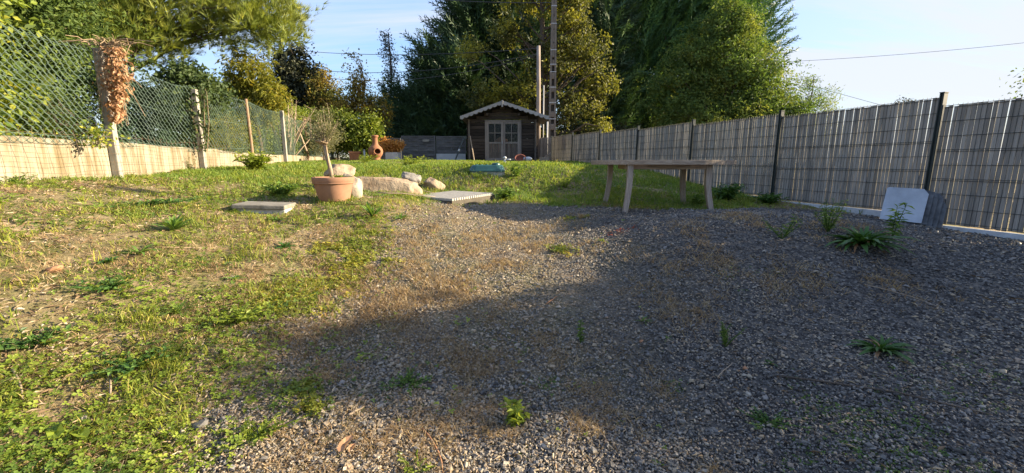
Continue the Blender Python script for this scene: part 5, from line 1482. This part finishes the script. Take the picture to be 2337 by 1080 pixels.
# yellow stonecrop along the gravel edge
spots = [(830,560,.22),(800,600,.22),(770,640,.2),(720,660,.22),(850,530,.15),(700,690,.15),(760,570,.15),(640,700,.15),(880,600,.1),(720,930,.06),(690,890,.06),(1270,575,.13),(1300,500,.10),(1330,495,.08)]
x, y = polar(240000, 2.0, 6.8, g, -45, 20)
p = np.clip(pxmask(x, y, spots), 0, 1)*sstep(.33, .56, fbm(x, y, .16, 95))*.9; ok = g.random(len(x)) < p; x, y = x[ok], y[ok]; n = len(x); print('sedum', n)
pos = np.stack([x, y, H(x, y)+g.uniform(.0, .03, n)], -1)
V, F = scatter(C3, C3F, pos, yaw_frames(n, .5, g), g.uniform(.009, .016, n)*(1+.12*np.hypot(x, y)))
stuff('stonecrop', [(V, F, np.repeat(np.clip(.6*vnoise(x, y, .15, 96)+.4*g.random(n), 0, 1), len(C3)))], M['sedum'], 'yellow-orange stonecrop mats along the edge of the gravel', 'ground cover')
x, y = polar(30000, 2.0, 7, g, -20, 30)
p = np.clip(pxmask(x, y, [(1410,530,.10),(1440,522,.06),(1400,538,.05)]), 0, 1); ok = g.random(len(x)) < p; x, y = x[ok], y[ok]; n = len(x)
V, F = scatter(C3, C3F, np.stack([x, y, H(x, y)+g.uniform(.0, .02, n)], -1), yaw_frames(n, .5, g), g.uniform(.012, .02, n))
stuff('red_stonecrop', [(V, F, np.repeat(g.random(n), len(C3)))], M['redmoss'], 'small red stonecrop patch on the gravel before the table', 'ground cover')
x, y = polar(90000, 1.6, 6, g, -10, 62)
p = np.clip(pxmask(x, y, [(1900,940,.22),(2050,960,.25),(2200,900,.25),(1980,1040,.22),(2150,1030,.25),(2300,960,.25),(1850,1060,.15),(1500,820,.06),(1540,880,.07),(2230,840,.15),(1700,640,.2),(1820,650,.2),(1250,870,.1),(1200,800,.1)]), 0, 1)*sstep(.40, .62, fbm(x, y, .22, 191))
ok = (g.random(len(x)) < p*.6) & inside(x, y); x, y = x[ok], y[ok]; n = len(x); print('moss', n)
V, F = scatter(C3, C3F, np.stack([x, y, H(x, y)+g.uniform(.0, .014, n)], -1), yaw_frames(n, .5, g), g.uniform(.006, .013, n))
stuff('moss', [(V, F, np.repeat(g.random(n)*.6, len(C3)))], M['lf_mid'], 'green moss and seedlings between the chippings at the lower right', 'moss')
# dry brown grass on the gravel and among the weeds
dry = [(1020,640,.45),(1080,700,.3),(950,560,.5),(1000,600,.5),(1230,560,.3),(1290,505,.14),(1330,497,.14),(1120,760,.25),(1180,850,.2),(1050,800,.25),(980,850,.2),(1400,930,.12),(1300,960,.15),(1500,900,.07),(700,780,.3),(800,830,.25),(640,640,.4),(700,610,.3),(760,690,.3),(870,640,.4),(1700,500,.35),(1830,520,.3),(1950,520,.3),(1150,600,.3),(900,960,.2),(1050,1000,.2),(880,720,.35),(1160,900,.2),(1110,415,.3),(1190,432,.3),(1060,420,.25),(1000,520,.4),(1100,540,.4),(1000,680,.3),(1100,830,.25),(1180,770,.25),(1060,900,.2),(1250,840,.2),(1330,900,.2),(1500,620,.3),(1650,600,.35),(1800,640,.35),(1560,700,.25),(2000,640,.3),(1600,520,.3)]
x, y = polar(90000, 1.6, 9, g, -62, 58); ok = inside(x, y) & ~keepout(x, y); x, y = x[ok], y[ok]
gm = gravel_mask(x, y)
p = np.clip(pxmask(x, y, dry), 0, 1)*sstep(.38, .62, fbm(x, y, .25, 97))*.72+(1-gm)*.30*sstep(.42, .62, fbm(x, y, .4, 98))
p += gm*(.20*sstep(.5, .68, fbm(x, y, .5, 99)))*(x < 1.0+.0*y)
ok = g.random(len(x)) < p; x, y = x[ok], y[ok]
k = 4; X = np.repeat(x, k)+g.normal(0, .02, len(x)*k); Y = np.repeat(y, k)+g.normal(0, .02, len(x)*k); n = len(X); print('dry', n)
pos = np.stack([X, Y, H(X, Y)-.002], -1); rr = np.hypot(X, Y)
stuff('dry_grass', [blades(pos, g.uniform(.02, .07, n)*(1+.05*rr), g.uniform(.0016, .003, n)*(1+.2*rr), g.uniform(.7, 2.0, n), g, np.repeat(g.random(len(x)), k)*.6+g.random(n)*.4)], M['blade_dry'], 'dry brown grass tufts scattered over the gravel edge', 'grass')
x, y = polar(42000, 1.6, 9, g, -64, 60); ok = inside(x, y) & ~keepout(x, y); x, y = x[ok], y[ok]
ok = g.random(len(x)) < (1-.86*gravel_mask(x, y))*(.3+.7*sstep(.4, .6, fbm(x, y, .4, 131))); x, y = x[ok], y[ok]; n = len(x); print('litter', n)
rr = np.hypot(x, y); s_ = g.uniform(.015, .05, n)*(1+.12*rr)
V, F = scatter(LEAF, LEAF_F, np.stack([x, y, H(x, y)+.004+.01*g.random(n)], -1), yaw_frames(n, .22, g), np.stack([s_*g.uniform(.08, .35, n), s_, s_], -1))
stuff('litter', [(V, F, np.repeat(g.random(n), 4))], M['litter'], 'dry straw bits and leaf fragments strewn over the earth bank', 'litter')
# slate chips
def chip_template(seed, flat):
    r = np.random.default_rng(seed); n = 4
    a = np.linspace(0, 2*np.pi, n, endpoint=False)+r.uniform(-.45, .45, n); rad = r.uniform(.6, 1.1, n)*.5; el = r.uniform(.6, 1.0)
    lo = np.stack([np.cos(a)*rad*1.05, np.sin(a)*rad*1.05*el, np.full(n, -.14)], -1)
    if flat:
        hi = np.stack([np.cos(a)*rad*.86, np.sin(a)*rad*.86*el, .14+r.uniform(-.08, .08, n)], -1)
        F = []
        for i in range(n): F += [(i, (i+1) % n, n+(i+1) % n), (i, n+(i+1) % n, n+i)]
        return np.concatenate([lo, hi]), np.array(F+[(4, 5, 6), (4, 6, 7)])
    hi = np.array([lo[0]*.45+lo[1]*.25+lo[3]*.2, lo[2]*.45+lo[1]*.25+lo[3]*.2]); hi[:, 2] = [.16, .10]
    return np.concatenate([lo, hi]), np.array([(0, 1, 4), (1, 2, 5), (1, 5, 4), (2, 3, 5), (3, 0, 4), (3, 4, 5)])
parts = []; tot = 0
for (cnt, r0, r1, flat) in ((41000, 1.5, 3.2, True), (64000, 3.2, 9.5, False)):
    x, y = polar(int(cnt*2.1), r0, r1, g); ok = inside(x, y) & ~keepout(x, y); x, y = x[ok], y[ok]
    gm = gravel_mask(x, y); wz = 1-sstep(-.2, 1.5, x+(fbm(x, y, .6, 36)-.5)*1.5)  # wz: tan earthy chips, also painting the sunlit strip warmer and lighter
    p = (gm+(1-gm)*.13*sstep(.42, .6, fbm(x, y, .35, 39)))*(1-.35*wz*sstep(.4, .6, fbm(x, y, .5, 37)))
    p *= 1-.5*np.clip(pxmask(x, y, dry[:6]), 0, 1)*gm
    ok = g.random(len(x)) < p; x, y, wz = x[ok], y[ok], wz[ok]; n = len(x); tot += n
    r_ = np.hypot(x, y)
    s_ = (.010+.014*g.random(n)**2.0)*np.where(g.random(n) < .045, 2.0, 1)*(1+.13*np.maximum(r_-3.0, 0))*(.75+.6*fbm(x, y, .6, 38))
    tid = g.integers(0, 8, n); z = H(x, y); rn = g.random(n)
    rn = rn*np.clip(.35+1.3*fbm(x, y, .45, 40), .3, 1)
    rn = np.where((1-gravel_mask(x, y) > .6) & (g.random(n) < .85), g.uniform(.80, .92, n), rn)
    wz = np.maximum(wz, .8*(1-sstep(1.9, 2.7, y))*(1-sstep(.4, 1.3, x)))  # tan chips also paint the sunlit gravel nearest the camera
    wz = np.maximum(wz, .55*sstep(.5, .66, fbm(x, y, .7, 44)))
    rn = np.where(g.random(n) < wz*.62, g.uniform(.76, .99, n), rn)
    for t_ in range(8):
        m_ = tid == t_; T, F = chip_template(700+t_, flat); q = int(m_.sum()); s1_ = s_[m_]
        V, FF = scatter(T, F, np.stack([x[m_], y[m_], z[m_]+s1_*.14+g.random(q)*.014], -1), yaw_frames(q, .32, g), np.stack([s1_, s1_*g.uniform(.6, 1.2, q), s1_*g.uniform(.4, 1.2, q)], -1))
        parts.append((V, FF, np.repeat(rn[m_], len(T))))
print('chips', tot)
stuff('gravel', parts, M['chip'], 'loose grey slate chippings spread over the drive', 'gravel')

# ---------------------------------------------------------------- single plants, stones, sticks
def long_leaf(L, w, arch, n=4):
    vs, fs = [], []
    for i in range(n+1):
        t = i/n; ww = w*math.sin(math.pi*min(1, .12+t*.88))**.8*(1 if t < 1 else 0)
        y = L*t*(1-.12*t*arch); z = L*(.55*t-arch*.6*t*t)
        vs += [(-ww/2, y, z+ww*.18), (0, y, z), (ww/2, y, z+ww*.18)]
    for i in range(n):
        a = i*3; fs += [(a, a+1, a+4, a+3), (a+1, a+2, a+5, a+4)]
    return vs, fs
leafcache = {}
def dead_leaf():
    if 'dead' not in leafcache:
        me = MB().add(*long_leaf(.95, .10, 1.25)).mesh('leaf', M['lf_dead'], True)
        at_ = me.attributes.new('rnd', 'FLOAT', 'POINT'); at_.data.foreach_set('value', [.5]*len(me.vertices)); leafcache['dead'] = me
    return leafcache['dead']
def rosette(px, py, L, n, label, mat='lf_mid', w=.14, arch=1.0, name='rosette_weed', seed=None, up=0.0, split=True, cat='weed'):
    c = gp(px, py); g_ = random.Random(seed or int(px*7+py))
    root = empty(name, c+Vector((0, 0, -.005)), label, cat)
    key = (round(w, 3), arch, mat)
    if key not in leafcache:
        mb = MB(); mb.add(*long_leaf(1.0, w, arch)); me = mb.mesh('leaf', M[mat], True)
        at_ = me.attributes.new('rnd', 'FLOAT', 'POINT'); at_.data.foreach_set('value', [.35+.3*(i % 3)/2 for i in range(len(me.vertices))])
        leafcache[key] = me
    me = leafcache[key]
    items = []
    for i in range(n):
        ring = i/n
        yaw = i*2.39996+g_.uniform(-.3, .3); pitch = R(-28+70*(1-ring)**1.6)*.0+R(g_.uniform(-12, 10)+45*max(0, 1-ring*1.6)+up)
        s = L*(.55+.5*ring)*g_.uniform(.8, 1.15)
        items.append(Matrix.Rotation(yaw, 4, 'Z') @ Matrix.Rotation(pitch, 4, 'X') @ Matrix.Rotation(g_.uniform(-.3, .3), 4, 'Y') @ Matrix.Scale(s, 4))
    if split:
        for m_ in items:
            if g_.random() < .12: continue
            o = bpy.data.objects.new('leaf', dead_leaf() if g_.random() < .07 else me); COL.objects.link(o); o.parent = root; o.matrix_basis = m_
    else:
        mb = MB(); base_v, base_f = long_leaf(1.0, w, arch)
        for m_ in items: mb.add(base_v, base_f, m_)
        o = mb.build('leaf', M[mat], root, True); at_ = o.data.attributes.new('rnd', 'FLOAT', 'POINT')
        at_.data.foreach_set('value', np.repeat(np.array([g_.random() for _ in items]), len(base_v)).astype(np.float32)); o['kind'] = 'stuff'
    return root
rosette(1968, 560, .44, 110, 'large dark green rosette weed in the gravel before the marble slabs', 'lf_deep', .13, .8)
rosette(2010, 802, .235, 64, 'bushy dark green rosette weed low in the right gravel', 'lf_deep', .12, .8)
rosette(398, 528, .26, 30, 'tall fresh green dandelion clump on the left bank', 'lf_mid', .17, .5, up=14)
rosette(652, 566, .15, 26, 'compact blue-green rosette beside the bare earth', 'lf_deep', .17, .7)
rosette(318, 582, .24, 16, 'flat pale green star-shaped weed on the left bank', 'lf_mid', .13, .9)
rosette(1468, 734, .10, 22, 'small spiky green rosette in the middle gravel', 'lf_mid', .12, .6)
rosette(1524, 774, .07, 14, 'smallest star-shaped green weed right of the spiky rosette', 'lf_mid', .13, .8)
rosette(1758, 832, .07, 14, 'small dark rosette in the gravel left of the bushy one', 'lf_deep', .2, .9)
rosette(1378, 553, .12, 14, 'bright flat weed at the edge of the fence shade', 'lf_bright', .16, 1.0)
rosette(850, 498, .26, 20, 'upright green dandelion below the terracotta pot', 'lf_mid', .17, .4, up=24)
rosette(915, 500, .18, 16, 'low green dandelion left of the ribbed plate', 'lf_mid', .17, .7)
rosette(630, 505, .16, 16, 'green weed just below the concrete slab end', 'lf_mid', .2, .8)
rosette(545, 415, .20, 30, 'pale grassy tuft left of the wide-leaved weed', 'lf_bright', .05, .5, up=26)
rosette(408, 715, .17, 90, 'fine light green grass tuft on the lower left bank', 'lf_mid', .035, .9, 'grass_tuft', up=10, split=False, cat='grass tuft')
rosette(1325, 500, .16, 80, 'straw-coloured grass tuft on the sunlit gravel before the table', 'blade_dry', .03, .6, 'grass_tuft', up=20, split=False, cat='grass tuft')
rosette(1500, 1062, .05, 12, 'tiny bright weed at the bottom edge', 'lf_bright', .25, .6)
rosette(1195, 1040, .06, 16, 'yellowish low weed below the leafy green plant', 'lf_bright', .25, .6)
rosette(250, 600, .12, 18, 'low clover-green weed beside a bare earth patch', 'lf_deep', .3, .9)
rosette(535, 640, .12, 18, 'small green weed cluster in the middle of the left bank', 'lf_mid', .3, .9)
def leafy_stem(px, py, h, label, mat, nstem, per, ln, wd, spread, seed, name='leafy_weed', droop=.2):
    c = gp(px, py); g = np.random.default_rng(seed)
    root = empty(name, c, label, 'weed')
    mb = MB(); P_, O_ = [], []
    for i in range(nstem):
        e = Vector((g.normal(0, spread), g.normal(0, spread), h*g.uniform(.6, 1.05)))
        mb.tube([(0, 0, -.01), tuple(e*.5+Vector((g.normal(0, .01), g.normal(0, .01), 0))), tuple(e)], [.004+.004*h, .003+.003*h, .0015], 5, False)
        for k in range(per):
            t = .15+.85*(k+g.random())/per; q = e*t; P_.append(q[:]); O_.append((g.normal(), g.normal(), .3))
    mb.build('stem', M['lf_mid'] if mat != 'lf_bright' else M['lf_bright'], root, True)
    P_ = np.array(P_); O_ = nrm(np.array(O_)); n = len(P_)
    yv = O_+np.array([0, 0, .25-droop]); nv = nrm(np.array([0, 0, 1.])+g.normal(0, .35, (n, 3))); yv = yv-nv*np.sum(yv*nv, -1, keepdims=True)
    s = ln*g.uniform(.6, 1.2, n)
    V, F = scatter(LEAF, LEAF_F, P_, frame(nrm(yv), nv), np.stack([s*wd, s, s], -1))
    o = link('leaf', bulk_mesh('leaf', V, F, M[mat], {'rnd': np.repeat(g.random(n), 4)})); o.parent = root; o['kind'] = 'stuff'
leafy_stem(1177, 968, .13, 'bright sunlit leafy green plant in the lower middle gravel', 'lf_bright', 14, 12, .055, .42, .045, 801)
leafy_stem(1755, 466, .20, 'dark leafy clump at the foot of the second fence post', 'lf_deep', 34, 12, .10, .34, .16, 821)
leafy_stem(1655, 460, .34, 'dark leafy clump between the table and the fence', 'lf_deep', 36, 14, .11, .34, .20, 822)
leafy_stem(1592, 470, .20, 'leafy green weed behind the right front table leg', 'lf_mid', 20, 12, .09, .34, .12, 823)
leafy_stem(645, 448, .20, 'coarse green weed with wide leaves behind the concrete slab', 'lf_mid', 26, 12, .10, .34, .15, 824)
leafy_stem(585, 392, .40, 'big leafy yellow-green weed growing against the wall', 'lf_bright', 40, 16, .13, .36, .20, 825)
leafy_stem(1150, 456, .20, 'bright green dock plant at the right corner of the ribbed plate', 'lf_mid', 22, 10, .12, .36, .12, 826)
leafy_stem(1176, 405, .30, 'green leafy weed to the right of the septic lid', 'lf_mid', 14, 14, .10, .26, .10, 827)
leafy_stem(1290, 430, .22, 'wispy yellowish weed on the mound right of the lid', 'lf_bright', 10, 16, .07, .16, .09, 828)
leafy_stem(935, 378, .26, 'bright weeds standing in the grass right of the chimenea', 'lf_bright', 14, 14, .09, .26, .22, 829)
leafy_stem(835, 372, .26, 'bright weeds standing in the grass before the chimenea', 'lf_bright', 14, 14, .09, .26, .22, 830)
leafy_stem(540, 735, .09, 'bright green leafy weed patch on the lower bank', 'lf_bright', 26, 10, .04, .45, .10, 831)
leafy_stem(300, 838, .08, 'deep green low weed patch on the lower left bank', 'lf_deep', 30, 10, .035, .5, .12, 832)
leafy_stem(250, 660, .07, 'blue-green low weed patch beside the brick fragment', 'lf_deep', 26, 10, .035, .5, .10, 833)
leafy_stem(80, 790, .06, 'deep green weed mat at the left edge of the bank', 'lf_deep', 30, 10, .035, .5, .10, 834)
leafy_stem(340, 470, .07, 'long dark green weed mat high on the left bank', 'lf_deep', 34, 10, .05, .5, .25, 835)
leafy_stem(580, 1000, .06, 'yellow-green weeds at the weedy lower gravel edge', 'lf_bright', 22, 10, .03, .45, .09, 836)
leafy_stem(320, 396, .22, 'thin weed against the wall right of the near concrete post', 'lf_mid', 8, 12, .07, .2, .08, 841)
leafy_stem(432, 390, .30, 'dry-looking tall weed against the wall left of the second post', 'lf_olive', 12, 14, .07, .18, .10, 842)
leafy_stem(525, 380, .22, 'small weed against the wall right of the second post', 'lf_bright', 10, 12, .08, .22, .10, 843)
leafy_stem(40, 418, .12, 'low weed at the wall foot by the left edge', 'lf_mid', 12, 10, .05, .3, .12, 844)
leafy_stem(1325, 785, .20, 'narrow upright green weed in the middle gravel', 'lf_mid', 2, 46, .035, .22, .012, 802)
leafy_stem(1655, 790, .17, 'feathery pale green weed in the right gravel', 'lf_mid', 12, 26, .022, .16, .045, 803)
leafy_stem(1890, 530, .34, 'tall wispy weed growing before the slat fence', 'lf_mid', 12, 34, .05, .10, .10, 804)
leafy_stem(2035, 545, .38, 'tallest leafy weed standing before the marble slabs', 'lf_mid', 3, 34, .09, .22, .05, 805)
leafy_stem(1785, 545, .26, 'thin pale weed to the left of the wispy one', 'lf_mid', 8, 18, .05, .14, .09, 806)
leafy_stem(1748, 968, .05, 'low chickweed mat in the right gravel', 'lf_deep', 22, 12, .022, .5, .06, 807)
leafy_stem(930, 880, .05, 'low dark green mat at the edge of the gravel shade', 'lf_mid', 26, 12, .022, .5, .07, 808)
leafy_stem(940, 1120-40, .05, 'low yellowish weeds at the bottom centre', 'lf_bright', 12, 10, .022, .5, .06, 809)
leafy_stem(POT[0]*0+790, 402, .06, 'green weeds growing on the soil of the terracotta pot', 'lf_bright', 14, 8, .05, .3, .10, 810)
w_ = bpy.data.objects[-1] if False else None
# weeds of the pot stand on its soil
for o in list(bpy.data.objects):
    if o.type == 'EMPTY' and o.get('label', '').startswith('green weeds growing on the soil'):
        o.location = (POT[0]+.1, POT[1]-.05, POT[2])
def stick(px, py, L, rz, r, label, mat='twig', bend=.1, dz=.012, name='stick'):
    c = gp(px, py); g_ = random.Random(int(px))
    d = Vector((math.cos(R(rz)), math.sin(R(rz)), 0)); s = Vector((-d.y, d.x, 0))
    pts = []
    for i in range(6):
        t = i/5-.5; q = c+d*L*t+s*L*bend*(.25-t*t)
        pts.append((q.x, q.y, hz(q.x, q.y)+dz+.01*g_.random()))
    tag(MB().tube(pts, [r, r*.95, r*.9, r*.8, r*.7, r*.4], 6).build(name, M[mat], smooth=True), label, 'stick')
stick(975, 445, 1.0, 8, .010, 'long pale reed lying before the long boulder', 'pale_wood', .05, .05)
stick(930, 452, .9, 24, .010, 'pale reed crossing the other one by the pot', 'pale_wood', .04, .06)
stick(250, 905, .22, -50, .005, 'pale dry stalk on the lower left bank', 'pale_wood')
stick(40, 880, .28, -35, .006, 'grey dry stalk at the left edge', 'pale_wood')
stick(430, 570, .42, 40, .005, 'straight brown stalk slanting across the left bank')
stick(815, 945, .10, 60, .007, 'short pale stick on the gravel edge at the bottom', 'pale_wood', .1)
stick(2000, 900, 1.0, -22, .006, 'long dark root lying across the lower right gravel', 'bark', .08)
stick(2060, 680, .5, -50, .004, 'thin bent straw on the right gravel', 'pale_wood', .25)
stick(1655, 850, .22, 40, .004, 'short straw left of the bushy rosette', 'pale_wood', .1)
stick(1260, 690, .16, 50, .006, 'short orange-brown twig in the gravel dip', 'brick', .05)
stick(1210, 728, .14, 20, .006, 'split brown bark piece in the gravel dip', 'pale_wood', .1)
stick(985, 1035, .30, -60, .005, 'curved reddish stem at the bottom centre', 'brick', .35)
stick(690, 640, .35, 35, .005, 'dry straw beside the stonecrop', 'pale_wood', .15)
def stone(px, py, s, label, mat, seed, flat=.5):
    c = gp(px, py); r = np.random.default_rng(seed)
    import bmesh
    bm = bmesh.new(); bmesh.ops.create_icosphere(bm, subdivisions=2, radius=.5)
    v = np.array([p.co[:] for p in bm.verts])
    for _ in range(9):
        n = nrm(r.normal(size=3)); v = v-np.maximum(v@n-r.uniform(.25, .42), 0)[:, None]*n
    v *= np.array([1, .75, flat])*s
    for p, co in zip(bm.verts, v): p.co = co
    me = bpy.data.meshes.new('stone'); bm.to_mesh(me); bm.free()
    o = link('stone', me, M[mat]); o.location = c+Vector((0, 0, s*flat*.22)); o.rotation_euler = (r.normal(0, .2), r.normal(0, .2), r.uniform(0, 6)); tag(o, label, 'stone')
stone(125, 622, .13, 'orange brick fragment on the left bank', 'brick', 1)
stone(695, 687, .07, 'whitish flat stone beside the stonecrop', 'rock_pale', 2, .35)
stone(45, 710, .05, 'small white stone at the left edge of the bank', 'rock_pale', 3)
stone(418, 992, .035, 'small round white stone at the lower left', 'rock_pale', 4, .8)
stone(1463, 782, .05, 'pinkish brown stone in the middle gravel', 'brick', 5, .4)
stone(900, 1010, .06, 'pale angular stone at the bottom centre', 'rock_pale', 6, .4)
stone(1240, 930, .05, 'ochre stone right of the bright leafy plant', 'rock', 7, .4)
stone(1630, 985, .075, 'long grey slate chip standing out at the lower right', 'rock_grey', 8, .25)
stone(1700, 845, .05, 'brown curled lump near the small dark rosette', 'brick', 9, .7)
stone(460, 1010-35, .10, 'dark half-buried stone at the edge of the gravel', 'marble_edge', 10, .4)
stone(190, 960, .06, 'grey-beige stone in the lower left weeds', 'rock_grey', 11, .5)
stone(1255, 800, .06, 'grey stone lying in the hollow of the gravel', 'rock_grey', 12, .5)
def flat_leaf(px, py, s, label, mat, seed):
    c = gp(px, py); r = random.Random(seed); mb = MB(); n = 10
    vs = [(0, 0, .01)]
    for i in range(n):
        a = 2*math.pi*i/n; rr = s*(.5+.18*math.cos(2*a))*(1+.12*r.uniform(-1, 1)); vs.append((rr*math.cos(a), rr*math.sin(a)*.8, .01+.25*s*abs(math.sin(a))*r.uniform(.3, 1)))
    mb.add(vs, [(0, i+1, (i+1) % n+1) for i in range(n)])
    o = mb.build('fallen_leaf', M[mat]); o.location = c+Vector((0, 0, .03)); o.rotation_euler = (r.gauss(0, .25), r.gauss(0, .25), r.uniform(0, 6))
    at_ = o.data.attributes.new('rnd', 'FLOAT', 'POINT'); at_.data.foreach_set('value', [.6]*len(o.data.vertices)); tag(o, label, 'leaf')
flat_leaf(135, 1005, .09, 'broad yellow-green fallen leaf at the lower left', 'lf_bright', 1)
flat_leaf(185, 1012, .08, 'second yellowish fallen leaf touching the broad one', 'lf_bright', 2)
flat_leaf(330, 672, .08, 'pale green leaf standing on the left bank', 'lf_bright', 3)
flat_leaf(790, 1030, .07, 'reddish brown fallen leaf at the bottom', 'lf_dead', 4)
flat_leaf(805, 1040, .05, 'small pinkish fallen leaf by the reddish one', 'lf_dead', 5)
flat_leaf(575, 925, .06, 'yellow fallen leaf on the weeds left of the gravel', 'lf_bright', 6)
